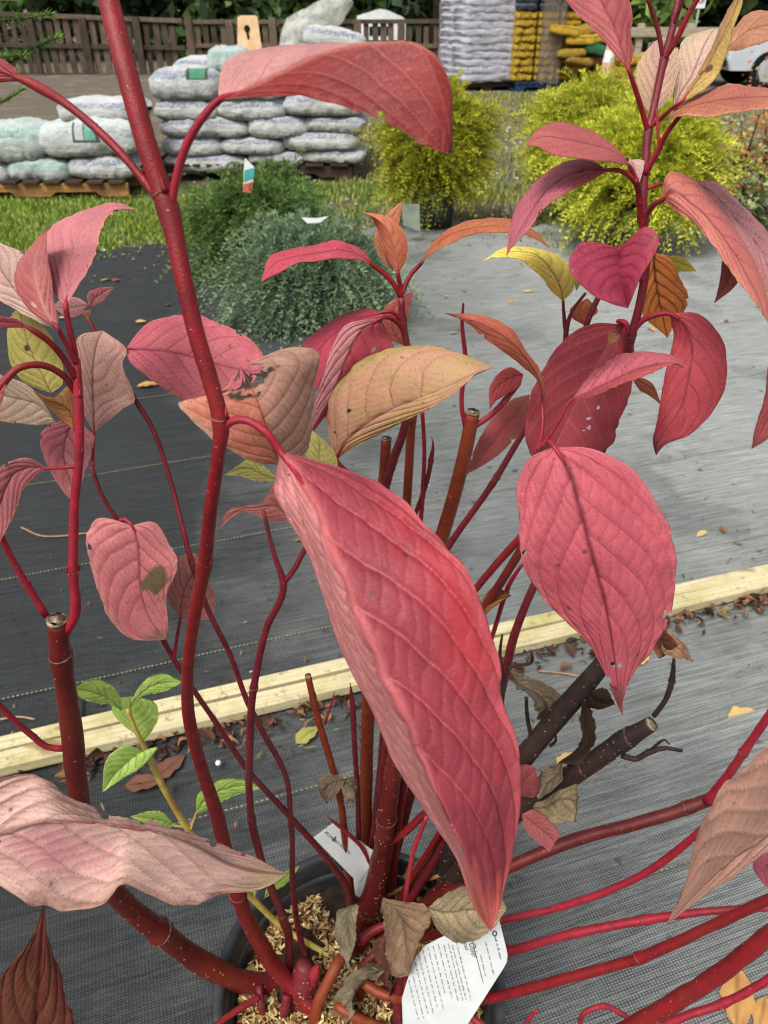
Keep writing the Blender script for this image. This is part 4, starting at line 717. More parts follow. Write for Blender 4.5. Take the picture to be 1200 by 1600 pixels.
# front corner leaves
leaf([(-90, 1325), (-30, 1232, -30, 1310, -30, 1368), (19, 1212, 20, 1297, 20, 1392), (75, 1217, 75, 1285, 60, 1414), (130, 1252, 130, 1283, 112, 1425), (162, 1268, 165, 1286, 160, 1412), (197, 1275, 205, 1291, 190, 1384), (225, 1289, 245, 1299, 240, 1404), (290, 1305, 305, 1323, 300, 1414), (360, 1324, 362, 1352, 350, 1402), (400, 1338, 405, 1362, 400, 1395), (450, 1366)],
     (.20, .205, .215, .23), (.016, -.014), (220, 180, 166), (210, 166, 152), vein=(150, 108, 92), back=(190, 110, 110), edge=(176, 130, 112), tip=(166, 140, 106), camber=-.1, relief=1.1, wob=.05, side=-1, seed=71, patch=((.3, .4, .2, .4, (204, 128, 138), .7), (.55, -.3, .2, .3, (196, 158, 122), .6)), label='pale dusty pink leaf seen from below at the left edge')
leaf([(40, 1760), (-60, 1680, 40, 1690, 140, 1680), (-30, 1600, 55, 1600, 119, 1600), (10, 1510, 62, 1520, 93, 1520), (48, 1465, 65, 1470, 76, 1465), (68, 1413)], (.19, .18), (0, 0), (112, 48, 42), (124, 74, 46), vein=(100, 40, 36), back=(150, 90, 80), seed=72, relief=.6, label='dark maroon leaf tip in the bottom left corner')
leaf([(1320, 1200), (1210, 1160, 1240, 1260, 1270, 1290), (1160, 1206, 1200, 1306, 1215, 1322), (1118, 1250, 1150, 1340, 1160, 1362), (1092, 1308, 1110, 1372, 1118, 1388), (1068, 1388, 1074, 1408, 1084, 1414), (1041, 1446)], (.28, .26, .26), (0, 0), (188, 142, 122), (174, 126, 110), vein=(140, 92, 80), back=(180, 130, 120), edge=(160, 120, 100), seed=73, relief=1.0, side=-1, label='dusty tan leaf drooping at the right edge')
leaf([(1260, 1290), (1200, 1318, 1220, 1330, 1240, 1340), (1176, 1354, 1194, 1362, 1215, 1370), (1210, 1400)], (.33, .33), (0, 0), (204, 96, 116), seed=74)
leaf([(815, 1272), (836, 1264, 832, 1285, 822, 1297), (860, 1284, 852, 1300, 840, 1315), (873, 1306, 866, 1318, 856, 1328), (858, 1332)], (.44, .43), (0, 0), (202, 112, 108), (194, 96, 98), seed=75)
leaf([(815, 1245), (812, 1196, 820, 1215, 838, 1240), (822, 1194, 828, 1210, 843, 1226), (836, 1200)], (.455, .45), (0, 0), (190, 90, 92), seed=76)
# withered leaves
DB, DB2 = (150, 126, 96), (116, 94, 72)
for rows, Yv, c_, sd_ in (
    ([(795, 1045), (812, 1055, 808, 1068, 803, 1078), (845, 1068, 838, 1085, 822, 1092), (868, 1092, 855, 1105, 832, 1108), (845, 1122, 842, 1120, 838, 1118), (838, 1124)], (.49, .47), (128, 110, 88), 81),
    ([(905, 1085), (914, 1110, 910, 1115, 904, 1120), (925, 1140, 912, 1146, 898, 1150), (916, 1165, 900, 1172, 888, 1170), (872, 1192)], (.455, .45), (88, 66, 52), 82),
    ([(918, 1080), (912, 1095, 930, 1090, 945, 1072), (920, 1103, 940, 1095, 955, 1085), (962, 1100)], (.455, .45), (84, 64, 50), 83),
    ([(880, 1190), (862, 1200, 872, 1210, 884, 1216), (845, 1215, 858, 1222, 870, 1232), (842, 1250)], (.45, .45), (142, 124, 98), 84),
    ([(832, 1262), (846, 1250, 850, 1262, 852, 1276), (878, 1222, 880, 1248, 870, 1284), (896, 1222, 895, 1250, 890, 1280), (894, 1284)], (.448, .44), (150, 130, 96), 85),
    ([(1040, 972), (1026, 985, 1036, 1005, 1050, 990), (1022, 1010, 1040, 1022, 1058, 1010), (1030, 1030)], (.46, .46), (150, 92, 66), 86),
    ([(1035, 1020), (1040, 992, 1052, 1010, 1060, 1030), (1060, 1000, 1068, 1020, 1070, 1032), (1082, 1034)], (.455, .455), (176, 130, 92), 87),
    ([(540, 1218), (512, 1212, 520, 1222, 528, 1240), (498, 1222, 506, 1236, 516, 1250), (512, 1256)], (.53, .525), (124, 104, 80), 88),
    ([(536, 1222), (545, 1215, 548, 1228, 540, 1246), (556, 1222, 555, 1235, 548, 1250), (536, 1256)], (.53, .52), (138, 116, 90), 89),
    ([(556, 1412), (535, 1418, 545, 1432, 564, 1420), (527, 1445, 545, 1455, 562, 1450), (536, 1480, 550, 1482, 560, 1478), (538, 1500, 548, 1505, 556, 1498), (546, 1516)], (.505, .48), (150, 136, 108), 90),
    ([(598, 1402), (604, 1440, 628, 1432, 668, 1408), (612, 1470, 634, 1462, 678, 1440), (618, 1500, 636, 1490, 664, 1468), (622, 1520, 634, 1510, 650, 1496), (640, 1524)], (.43, .40), (152, 120, 92), 91),
    ([(668, 1418), (690, 1400, 700, 1425, 690, 1455), (730, 1382, 730, 1420, 728, 1470), (765, 1395, 760, 1420, 760, 1455), (786, 1405, 780, 1420, 776, 1440), (792, 1420)], (.392, .382), (156, 136, 102), 92),
    ([(596, 1515), (575, 1522, 570, 1535, 562, 1550), (540, 1545, 548, 1562, 556, 1580), (524, 1580, 535, 1590, 545, 1600), (530, 1625)], (.455, .44), (134, 118, 94), 93),
    ([(605, 1512), (590, 1508, 592, 1518, 590, 1530), (570, 1512, 572, 1520, 572, 1532), (555, 1530)], (.46, .45), (150, 132, 104), 94),
    ([(608, 1455), (592, 1470, 602, 1480, 618, 1478), (596, 1500, 606, 1502, 620, 1500), (610, 1545, 614, 1545, 620, 1540), (618, 1580)], (.462, .45), (120, 72, 60), 95),
    ([(680, 1330), (660, 1345, 665, 1352, 672, 1360), (640, 1362, 648, 1370, 656, 1378), (640, 1395)], (.56, .565), (150, 116, 70), 96),
    ([(800, 930), (770, 925, 765, 945, 762, 962), (752, 960, 755, 975, 760, 985), (748, 1000)], (.54, .535), (150, 96, 50), 97)):
    leaf(rows, Yv, (.012, -.01), c_, tuple(int(q * .76) for q in c_), vein=tuple(int(q * .6) for q in c_), back=tuple(int(q * .8) for q in c_), m='dead_leaf', relief=1.8, wob=.12, camber=.35, curl=.05, seed=sd_, label='withered brown curled leaf')
# ================================================================== BEHIND: NURSERY YARD
simple('old_wood', S(104, 90, 76), S(66, 56, 46), 6, .85, .2, .4, .01, (14, 14, 1.2), c3=S(66, 58, 48), sc3=2.5, vary=.38)
simple('pallet_wood', S(176, 132, 76), S(130, 92, 52), 5, .8, .25, .3, .006, (1.2, 10, 10), c3=S(92, 66, 42), sc3=3, vary=.2)
simple('wet_wood', S(72, 54, 40), S(46, 36, 28), 6, .75, .3, .3, .006, (1.2, 8, 8), vary=.35)
simple('rail_wood', S(176, 164, 142), S(132, 120, 100), 4, .8, .2, .3, .006, (1, 10, 10))
# ---- fence of reclaimed boards
def board(mb_w, h, d, m, parent, c, rz=0.0, tilt=0.0, name='plank'):
    mb = MB(); mb.box((0, 0, 0), (mb_w, d, h)); o = mb.build(name, m, parent, False); o.location = c; o.rotation_euler = (0, tilt, rz); return o
def fence(label, A, B, hA, hB, step, pw, seed, post_every=6, base=0.0):
    A, B = np.array(A), np.array(B); L = np.linalg.norm((B - A)[:2]); a = math.atan2(B[1] - A[1], B[0] - A[0])
    f = thing('wooden_fence', label, 'fence', (A[0], A[1], base), a); r = random.Random(seed); n = int(L / step)
    for i in range(n):
        x = (i + .5) * step; h = (hA + (hB - hA) * x / L) * r.uniform(.88, 1.02); x += r.uniform(-.025, .025)
        if i % post_every == 0:
            board(pw * 1.25, h * 1.06, .09, MATS['old_wood'], f, (x, -.06, h * .53), name='post')
        else: board(pw * r.uniform(.8, 1.1), h, .022, MATS['old_wood'], f, (x, 0, h / 2), tilt=r.uniform(-.03, .03))
    for k, zz in ((.98, 'top'), (.48, 'mid')):
        for s in range(2):
            x0, x1 = L * s / 2, L * (s + 1) / 2; hm = (hA + (hB - hA) * (x0 + x1) / 2 / L) * k
            mb = MB(); mb.box((0, 0, 0), (x1 - x0 - .01, .045, .09)); o = mb.build('rail', MATS['old_wood'], f, False); o.location = ((x0 + x1) / 2, -.036, hm); o.rotation_euler = (0, -math.atan2((hB - hA) * k, L), 0)
    return f
A = V(20, 70, 20.5); B = V(290, 70, 20.5)
fence('weathered board fence behind the left stack of bags', A - np.array((3.2, 0, 0)), B, 1.28, 1.05, .2, .13, 1)
A = V(292, 70, 22.5); B = V(700, 70, 22.0)
fence('lower weathered board fence between the bags and the tall white stack', A, B, 1.0, 1.02, .21, .14, 2, 5)
rf = thing('rail_fence', 'pale wooden rail fence in front of the dark trees', 'fence', tuple(V(985, 60, 18.5) * np.array((1, 1, 0))))
x0 = rf.location.x
for xx in (0.2, V(1077, 60, 18.5)[0] - x0, 4.3, 6.4): board(.13, 1.02, .13, MATS['rail_wood'], rf, (xx, .08, .50), name='post')
for zz in (.86, .45): 
    mb = MB(); mb.box((0, 0, 0), (7.6, .05, .17 if zz > .5 else .12)); o = mb.build('rail', MATS['rail_wood'], rf, False); o.location = (3.4, 0, zz)
# ---- pallets
def pallet(label, cx, cy, w_, d_, rz, m, m2, h=.14):
    p = thing('pallet', label, 'pallet', (cx, cy, -.02), rz, 'wooden pallets')
    for y in (-d_ / 2 + .05, 0, d_ / 2 - .05):
        mb = MB(); 
        prof = [(-w_ / 2, h - .025), (w_ / 2, h - .025), (w_ / 2, .02), (w_ * .36, .02), (w_ * .33, .055), (w_ * .12, .055), (w_ * .09, .02), (-w_ * .09, .02), (-w_ * .12, .055), (-w_ * .33, .055), (-w_ * .36, .02), (-w_ / 2, .02)]
        n = len(prof); vs = [(x, y - .022, z) for x, z in prof] + [(x, y + .022, z) for x, z in prof]
        mb.add(vs, [tuple(range(n)), tuple(reversed(range(n, 2 * n)))] + [(i, (i + 1) % n, (i + 1) % n + n, i + n) for i in range(n)]); mb.build('stringer', m, p, False)
    k = 9
    for i in range(k):
        mb = MB(); mb.box((0, 0, 0), (w_ / k * .74, d_, .022)); o = mb.build('deck_board', m2, p, False); o.location = (-w_ / 2 + (i + .5) * w_ / k, 0, h - .013)
    for i in range(3):
        mb = MB(); mb.box((0, 0, 0), (.1, d_, .02)); o = mb.build('bottom_board', m2, p, False); o.location = ((i - 1) * (w_ / 2 - .06), 0, .010)
    return p
# ---- filled bags
def bagmat(name, base, base2, dirt, stripe=None, logo=None, dirt_lo=.24, rough=.38, film=.5):
    m, t, b, out = nodes(name); tcn = N(t, 'TexCoord'); g = tcn.outputs['Generated']; tc = tcn.outputs['Object']
    oi = N(t, 'ObjectInfo').outputs['Random']; sp = N(t, 'SeparateXYZ'); t.links.new(g, sp.inputs[0])
    vv = N(t, 'VectorMath', operation='ADD'); t.links.new(tc, vv.inputs[0]); cmb = N(t, 'CombineXYZ'); 
    for i in range(3): t.links.new(math_(t, 'MULTIPLY', oi, 37.0), cmb.inputs[i])
    t.links.new(cmb.outputs[0], vv.inputs[1]); q = vv.outputs[0]
    n1 = noise(t, q, 9, 5, .65); n2 = noise(t, scaled(t, q, (1, 1, .45)), 24, 5, .7)
    c = mixc(t, ramp(t, n1, .35, .65), base, base2)
    if stripe:
        z = math_(t, 'ADD', sp.outputs[2], math_(t, 'MULTIPLY_ADD', n1, .22, -.11))
        k = math_(t, 'MULTIPLY', ramp(t, z, .60, .66), ramp(t, z, .86, .80)); k = math_(t, 'MULTIPLY', k, ramp(t, n2, .40, .60, .1, .8)); c = mixc(t, k, c, stripe)
    zz = math_(t, 'ADD', sp.outputs[2], math_(t, 'MULTIPLY_ADD', n1, .9, -.45))
    c = mixc(t, math_(t, 'MULTIPLY', ramp(t, zz, dirt_lo + .22, dirt_lo - .12), ramp(t, n2, .35, .6, .15, .85)), c, dirt)
    c = mixc(t, ramp(t, n2, .6, .72, 0, .25), c, dirt)
    if logo:
        lx = math_(t, 'SUBTRACT', sp.outputs[0], .55)
        for (xa, xb, za, zb, colr) in logo:
            k = math_(t, 'MULTIPLY', math_(t, 'MULTIPLY', math_(t, 'GREATER_THAN', sp.outputs[0], xa), math_(t, 'LESS_THAN', sp.outputs[0], xb)), math_(t, 'MULTIPLY', math_(t, 'GREATER_THAN', sp.outputs[2], za), math_(t, 'LESS_THAN', sp.outputs[2], zb)))
            k = math_(t, 'MULTIPLY', k, math_(t, 'LESS_THAN', sp.outputs[1], .5)); c = mixc(t, math_(t, 'MULTIPLY', k, .9), c, colr)
    t.links.new(c, b.inputs['Base Color']); b.inputs['Roughness'].default_value = rough; b.inputs['Specular IOR Level'].default_value = film
    n4 = noise(t, q, 60, 4, .7); bump(t, b, math_(t, 'ADD', n1, math_(t, 'ADD', math_(t, 'MULTIPLY', n2, .6), math_(t, 'MULTIPLY', n4, .5))), 1.0, .042)
    return m
bagmat('bag_white', S(246, 248, 244), S(224, 228, 224), S(112, 96, 66), S(112, 124, 170))
bagmat('bag_teal', S(238, 242, 238), S(200, 224, 216), S(120, 106, 76), S(150, 208, 196))
bagmat('bag_logo', S(240, 244, 240), S(214, 226, 222), S(116, 100, 72), None, ((.42, .68, .40, .86, S(48, 58, 62)), (.44, .52, .46, .86, S(226, 230, 226)), (.53, .64, .46, .86, S(128, 206, 184))))
bagmat('bag_green', S(238, 240, 236), S(208, 212, 210), S(96, 80, 54), S(112, 124, 170), ((.55, .84, .60, .9, S(60, 70, 70)), (.60, .80, .64, .9, S(96, 178, 136))))
bagmat('bag_lilac', S(226, 226, 238), S(196, 196, 214), S(150, 146, 160), None, None, .05)
bagmat('bag_yellow', S(222, 186, 40), S(204, 160, 34), S(96, 78, 30), S(60, 56, 40), None, .12)
bagmat('bag_mustard', S(190, 156, 44), S(160, 124, 40), S(70, 58, 34), None, None, .2)
bagmat('bag_black', S(52, 56, 64), S(34, 38, 46), S(20, 22, 26), S(150, 160, 176), None, .05)
bagmat('bag_green_plastic', S(28, 120, 72), S(20, 90, 56), S(20, 50, 34), None, None, .05)
bagmat('bag_red', S(170, 62, 48), S(200, 160, 130), S(90, 50, 40), None, None, .05)
def bag_mesh(seed, nu=44, nv=28, boxy=False):
    r = np.random.default_rng(seed); k = []; th = np.linspace(0, 2 * np.pi, nv, endpoint=False); s = np.linspace(-1, 1, nu)
    SS, TT = np.meshgrid(s, th, indexing='ij')
    prof = np.clip(1 - np.abs(SS) ** (11 if boxy else 4.2), 0, 1) ** .5
    ex = .3 if boxy else .55; cy = np.sign(np.cos(TT)) * np.abs(np.cos(TT)) ** ex; cz = np.sign(np.sin(TT)) * np.abs(np.sin(TT)) ** .5
    x = SS * .5; y = cy * .5 * (.55 + .45 * prof); z = .5 * cz * (.16 + .84 * prof)
    lump = .10 * wav(SS * 3 + seed, TT * 2, 1.2, seed + 1) + .09 * wav(SS * 9, TT * 4 + seed, 1.1, seed + 4) + .05 * wav(SS * 30, TT * 11 + seed, 1.1, seed + 6)
    z = z * (1 + 1.2 * lump) + .04 * wav(SS * 2 + seed * 3, TT * 0, 1.0, seed + 2); y = y * (1 + .5 * lump); x = x + .02 * wav(TT * 2, SS * 0 + seed, 1., 3) * (np.abs(SS) > .9)
    z = np.where(z < -.40, -.40 + (z + .40) * .3, z)
    P = np.stack((x, y, z), -1).reshape(-1, 3); ii = np.arange(nu * nv).reshape(nu, nv); jj = np.roll(ii, -1, 1)
    q = np.stack((ii[:-1], jj[:-1], jj[1:], ii[1:]), -1).reshape(-1, 4)
    caps = []
    me = arr_mesh('bag', P, q)
    return me
BM = {}
def bag(label, cat, m, c, dim, rz=0.0, group=None, k=0, tilt=(0, 0), name='filled_bag'):
    if (m, k) not in BM: BM[(m, k)] = bag_mesh(len(m) * 3 + k, boxy=m in ('bag_lilac', 'bag_yellow', 'bag_black')); BM[(m, k)].materials.append(MATS[m])
    o = obj(name, BM[(m, k)]); o.location = c; o.scale = dim; o.rotation_euler = (tilt[0], tilt[1], rz); tag(o, label, cat, group); return o
def boxpx(x0, x1, y0, y1, Y):          # world box on the plane at Y from a pixel box
    a, b_ = V(x0, (y0 + y1) / 2, Y), V(x1, (y0 + y1) / 2, Y); c0, c1 = V((x0 + x1) / 2, y1, Y), V((x0 + x1) / 2, y0, Y)
    return (a[0] + b_[0]) / 2, b_[0] - a[0], (c0[2] + c1[2]) / 2, c1[2] - c0[2]
YL, YR = 6.75, 7.5
pL = G(100, 316); pallet('pallet under the nearest left heap of white bags', V(85, 300, YL)[0] - .15, YL + .36, 1.55, .95, .02, MATS['pallet_wood'], MATS['wet_wood'])
pallet('pallet under the tall wall of white bags', V(395, 280, YR)[0] - .1, YR + .52, 2.0, 1.1, .0, MATS['wet_wood'], MATS['wet_wood'])
GW = 'white bags of soil on pallets'
left = [(8, 108, 250, 288, 'bag_teal', 'crumpled white bag in the bottom row of the left heap, left end'), (102, 214, 246, 284, 'bag_white', 'white bag in the bottom row under the bag with the teal square'), (-75, 14, 252, 290, 'bag_white', 'bottom white bag cut by the left edge'),
        (54, 212, 190, 250, 'bag_logo', 'large white bag printed with a teal square'), (-55, 66, 196, 258, 'bag_teal', 'pale teal striped white bag at the left edge'), (76, 206, 160, 198, 'bag_white', 'limp white bag lying on top of the left heap')]
for i, (x0, x1, y0, y1, mm, lb) in enumerate(left):
    cx, wd, cz, hh = boxpx(x0, x1, y0, y1, YL); bag(lb, 'bag', mm, (cx, YL + .28 + (.12 if y0 < 170 else 0), cz), (wd * 1.04, .62, hh * 1.05), rng.uniform(-.08, .08), GW, i)
right = [(257, 387, 242, 270, 'white'), (385, 475, 238, 262, 'white'), (469, 570, 234, 258, 'white'),
         (250, 347, 215, 249, 'white'), (344, 446, 216, 244, 'white'), (440, 562, 206, 238, 'white'),
         (247, 387, 185, 219, 'white'), (385, 482, 180, 218, 'white'), (474, 570, 182, 211, 'white'),
         (238, 340, 156, 192, 'white'), (338, 446, 157, 192, 'white'), (442, 568, 147, 184, 'white'),
         (230, 342, 106, 160, 'green'), (340, 440, 124, 160, 'white'), (312, 378, 77, 124, 'teal')]
NAMEROW = ['bottom row', 'second row up', 'third row up', 'fourth row up', 'top row']; NAMECOL = ['left end', 'middle', 'right end']
for i, (x0, x1, y0, y1, mm) in enumerate(right):
    cx, wd, cz, hh = boxpx(x0, x1, y0, y1, YR)
    lb = 'white bag in the %s of the tall bag wall, %s' % (NAMEROW[min(i // 3, 4)], NAMECOL[i % 3])
    if mm == 'green': lb = 'white bag with a green print, top left of the bag wall'
    if mm == 'teal': lb = 'bunched white bag perched on the bag wall'
    bag(lb, 'bag', 'bag_' + mm, (cx, YR + .26 + (.2 if y0 < 100 else 0), cz), (wd * 1.03, .58, hh * 1.05), rng.uniform(-.06, .06), GW, 7 + i % 7)
for i in range(5):
    for j in range(2): bag('white bag stacked in the rear rank of the bag wall', 'bag', 'bag_white', (V(330 + j * 150, 200, YR)[0], YR + .86, .2 + i * .155), (.86, .56, .185), 0, 'rear rank of white bags', 7 + (i + j) % 7)
cx, wd, cz, hh = boxpx(472, 570, 42, 82, YR + .9); bag('clean white bag slumped on top of the stack beneath clear plastic', 'bag', 'bag_white', (cx, YR + .9, cz), (wd, .5, hh), .1, GW, 9, (0, .14))
# crumpled clear sack on top
m, t, b, out = nodes('clear_film'); tc = N(t, 'TexCoord').outputs['Object']; n1 = noise(t, tc, 11, 5, .65)
t.links.new(mixc(t, ramp(t, n1, .35, .65), S(236, 238, 232), S(190, 188, 176)), b.inputs['Base Color']); b.inputs['Roughness'].default_value = .22; bump(t, b, n1, .9, .03)
tr = N(t, 'BsdfTransparent'); mx = N(t, 'MixShader'); t.links.new(ramp(t, n1, .4, .65, .25, .75), mx.inputs[0]); t.links.new(tr.outputs[0], mx.inputs[1]); t.links.new(b.outputs[0], mx.inputs[2]); t.links.new(mx.outputs[0], out.inputs[0])
cx, wd, cz, hh = boxpx(436, 552, 0, 74, YR + 1.05)
Rw = []
for i, (px0, py0, px1, py1) in enumerate(((436, 74, 470, 76), (440, 50, 490, 60), (446, 28, 520, 46), (468, 18, 534, 36), (490, 6, 544, 22), (505, -2, 553, 6), (512, -6, 548, -1))):
    a, b_ = V(px0, py0, YR + 1.0), V(px1, py1, YR + 1.0); Rw.append((a, b_))
mb = MB(); nn = 16
for a, b_ in Rw:
    c0 = (a + b_) / 2; hx = (b_ - a) / 2
    for k in range(nn):
        an = 2 * math.pi * k / nn; jit = 1 + rng.uniform(-.12, .12); mb.v.append(tuple(c0 + hx * math.cos(an) * jit + np.array((0, .17 * math.sin(an) * jit, .02 * rng.uniform(-1, 1)))))
for i in range(len(Rw) - 1):
    for k in range(nn): mb.f.append((i * nn + k, i * nn + (k + 1) % nn, (i + 1) * nn + (k + 1) % nn, (i + 1) * nn + k))
mb.f += [tuple(range(nn)), tuple((len(Rw) - 1) * nn + k for k in range(nn))]
tag(mb.build('plastic_sack', MATS['clear_film'], None, True), 'crumpled clear plastic sack bunched on top of the bags', 'plastic sack')
# tapered peach board with a keyhole slot
simple('peach_board', S(226, 190, 150), S(206, 168, 126), 12, .6, .3, .1, .002); simple('black_hole', S(26, 20, 16), S(40, 30, 20), 30, .8, .1, 0)
def Vq(x, y, Yv, dy=0): p = V(x, y, Yv); return (p[0], p[1] + dy, p[2])
mb = MB(); o4 = [(371, 100), (412, 100), (402, 27), (398, 24), (376, 24), (371, 27)]
f0 = [Vq(x, y, YR + .85) for x, y in o4]; b0 = [(p[0], p[1] + .025, p[2]) for p in f0]; n = len(o4)
mb.add(f0 + b0, [tuple(range(n)), tuple(reversed(range(n, 2 * n)))] + [(i, (i + 1) % n, (i + 1) % n + n, i + n) for i in range(n)])
pb = tag(mb.build('slotted_board', MATS['peach_board'], None, False), 'peach coloured tapered board with a dark keyhole slot', 'board')
mb = MB(); cc0 = np.array(Vq(386, 45, YR + .845)); k_ = pxm(cc0)
mb.add([tuple(cc0 + np.array((math.cos(a) * 4.6 * k_, 0, math.sin(a) * 5 * k_))) for a in np.linspace(0, 2 * math.pi, 20, endpoint=False)], [tuple(range(20))])
mb.add([tuple(cc0 + np.array((x * k_, -.001, z * k_))) for x, z in ((-2, -3), (2, -3), (2.6, -13), (-.6, -14))], [(0, 1, 2, 3)]); mb.build('keyhole', MATS['black_hole'], pb, False)
# ---- shrink-wrapped tall stack of pale bags
YW = 16.4
def rotbag(lb, m, org, rz, lx, ly, lz, dim, grp, k, dz=0.0, tl=(0, 0)):
    ca, sa = math.cos(rz), math.sin(rz); return bag(lb, 'bag', m, (org[0] + lx * ca - ly * sa, org[1] + lx * sa + ly * ca, lz), dim, rz + dz, grp, k, tl)
wx0, wx1 = V(697, 70, YW)[0], V(808, 70, YW)[0]; oc = ((wx0 + wx1) / 2, YW + .55); RZ = math.radians(22)
pallet('dark pallet beneath the tall white wrapped stack', oc[0], oc[1], 1.25, 1.0, RZ, MATS['wet_wood'], MATS['wet_wood'])
for i in range(15):
    for j in (0, 1): rotbag('pale lilac white bag in layer %s of the tall wrapped stack, %s rank' % (('one', 'two', 'three', 'four', 'five', 'six', 'seven', 'eight', 'nine', 'ten', 'eleven', 'twelve', 'thirteen', 'fourteen', 'fifteen')[i], ('front', 'back')[j]), 'bag_lilac', oc, RZ, rng.uniform(-.015, .015), -.25 + j * .5, .195 + i * .118, (1.16, .60, .142), 'bags in the tall white stack', (i + j) % 5)
m, t, b, out = nodes('stretch_wrap'); tc = N(t, 'TexCoord').outputs['Object']; n1 = noise(t, scaled(t, tc, (2, 2, 9)), 3, 4, .6); n2 = noise(t, tc, 5, 4, .6)
b.inputs['Base Color'].default_value = (.75, .75, .77, 1); b.inputs['Roughness'].default_value = .18; bump(t, b, n1, 1.0, .06)
tr = N(t, 'BsdfTransparent'); mx = N(t, 'MixShader'); t.links.new(math_(t, 'MULTIPLY', ramp(t, n2, .35, .7, .08, .5), ramp(t, n1, .35, .6, .5, 1)), mx.inputs[0]); t.links.new(tr.outputs[0], mx.inputs[1]); t.links.new(b.outputs[0], mx.inputs[2]); t.links.new(mx.outputs[0], out.inputs[0])
def wrap(label, org, rz, wx, wy, z0, z1, m='stretch_wrap', seed=1):
    n = 56; rows = 22; vs = []; fs = []; r = np.random.default_rng(seed)
    for i in range(rows):
        z = z0 + (z1 - z0) * i / (rows - 1); k = 1 + .015 * math.sin(i * 1.7) + (-.25 * ((i - rows + 4) / 3) if i > rows - 4 else 0)
        for j in range(n):
            a = 2 * math.pi * j / n; x = math.copysign(abs(math.cos(a)) ** .3, math.cos(a)) * wx / 2 * k; y = math.copysign(abs(math.sin(a)) ** .3, math.sin(a)) * wy / 2 * k
            q = 1 + .012 * r.normal(); vs.append((x * q, y * q, z + .015 * r.normal()))
    for i in range(rows - 1):
        for j in range(n): fs.append((i * n + j, i * n + (j + 1) % n, (i + 1) * n + (j + 1) % n, (i + 1) * n + j))
    mb = MB(); mb.add(vs, fs); o = mb.build('stretch_wrap', MATS[m]); o.location = (org[0], org[1], 0); o.rotation_euler = (0, 0, rz); return tag(o, label, 'plastic wrap')
wrap('clear torn stretch film wrapped round the tall white stack', oc, RZ, 1.27, 1.13, .12, 2.02)
# ---- yellow and black stacks
xA = V(842, 70, YW)[0]; oA = (xA, YW + .6); RA = math.radians(12)
simple('blue_pallet', S(36, 62, 96), S(24, 42, 66), 8, .6, .3, .2, .004)
pallet('blue pallet beneath the yellow and black stack', xA + .12, YW + .5, 1.2, 1.0, RA, MATS['blue_pallet'], MATS['blue_pallet'])
NUM = ('one', 'two', 'three', 'four', 'five', 'six', 'seven', 'eight', 'nine', 'ten', 'eleven', 'twelve', 'thirteen', 'fourteen')
for i in range(14):
    for j in range(3):
        lx = (-.34, .08, .52)[j]; dm = (.40, .9, .15)
        rotbag('%s bag in layer %s of the mixed stack, %s column' % ('yellow' if i < 9 else 'black', NUM[i], ('left', 'middle', 'right')[j]), 'bag_yellow' if i < 9 else 'bag_black', oA, RA, lx, -.05, .19 + i * .122, dm, 'bags in the yellow and black stack', i % 4)
m, t, b, out = nodes('grey_film'); tc = N(t, 'TexCoord').outputs['Object']; n1 = noise(t, scaled(t, tc, (4, 4, 1.5)), 4, 4, .6)
t.links.new(mixc(t, ramp(t, n1, .35, .65), S(150, 138, 122), S(110, 102, 96)), b.inputs['Base Color']); b.inputs['Roughness'].default_value = .4; bump(t, b, n1, .8, .04)
tr = N(t, 'BsdfTransparent'); mx = N(t, 'MixShader'); mx.inputs[0].default_value = .45; t.links.new(tr.outputs[0], mx.inputs[1]); t.links.new(b.outputs[0], mx.inputs[2]); t.links.new(mx.outputs[0], out.inputs[0])
wrap('cloudy grey film round the middle of the yellow and black stack', (V(856, 70, YW)[0], YW + .52), RA, .44, 1.1, .10, 1.95, 'grey_film', 3)
pile = [(905, 62, 'yellow', 0), (935, 60, 'yellow', 1), (948, 67, 'green_plastic', 2), (930, 77, 'green_plastic', 3), (915, 72, 'mustard', 0), (960, 78, 'yellow', 2), (892, 84, 'mustard', 1), (935, 92, 'red', 0), (958, 92, 'yellow', 3), (900, 96, 'mustard', 2), (920, 97, 'yellow', 1), (975, 100, 'yellow', 0), (990, 95, 'yellow', 2), (895, 108, 'mustard', 3), (930, 110, 'yellow', 0), (965, 112, 'mustard', 1), (990, 112, 'yellow', 1), (900, 122, 'yellow', 2), (940, 124, 'mustard', 0), (975, 124, 'yellow', 3), (1000, 124, 'yellow', 0), (905, 135, 'mustard', 2), (945, 137, 'yellow', 1), (985, 137, 'yellow', 2), (880, 50, 'yellow', 3), (905, 48, 'mustard', 1), (935, 46, 'yellow', 0)]
for i, (x, y, mm, k) in enumerate(pile):
    kd = {'yellow': 'bright yellow', 'mustard': 'dull mustard', 'green_plastic': 'glossy green', 'red': 'red and white'}[mm]; same = sorted((q for q in pile if q[2] == mm), key=lambda q: (q[1], q[0])); od = ('first', 'second', 'third', 'fourth', 'fifth', 'sixth', 'seventh', 'eighth', 'ninth', 'tenth', 'eleventh', 'twelfth', 'thirteenth', 'fourteenth', 'fifteenth', 'sixteenth')[same.index((x, y, mm, k))]
    p = V(x, y, YW + .1 + .25 * (i % 3)); bag('%s bag in the heap behind the cone, %s from the top' % (kd, od), 'bag', 'bag_' + mm, p, (.55, .5, .17), rng.uniform(-.5, .5), 'loose heap of yellow bags' if mm in ('yellow', 'mustard') else None, k, (rng.uniform(-.12, .12), rng.uniform(-.15, .15)))
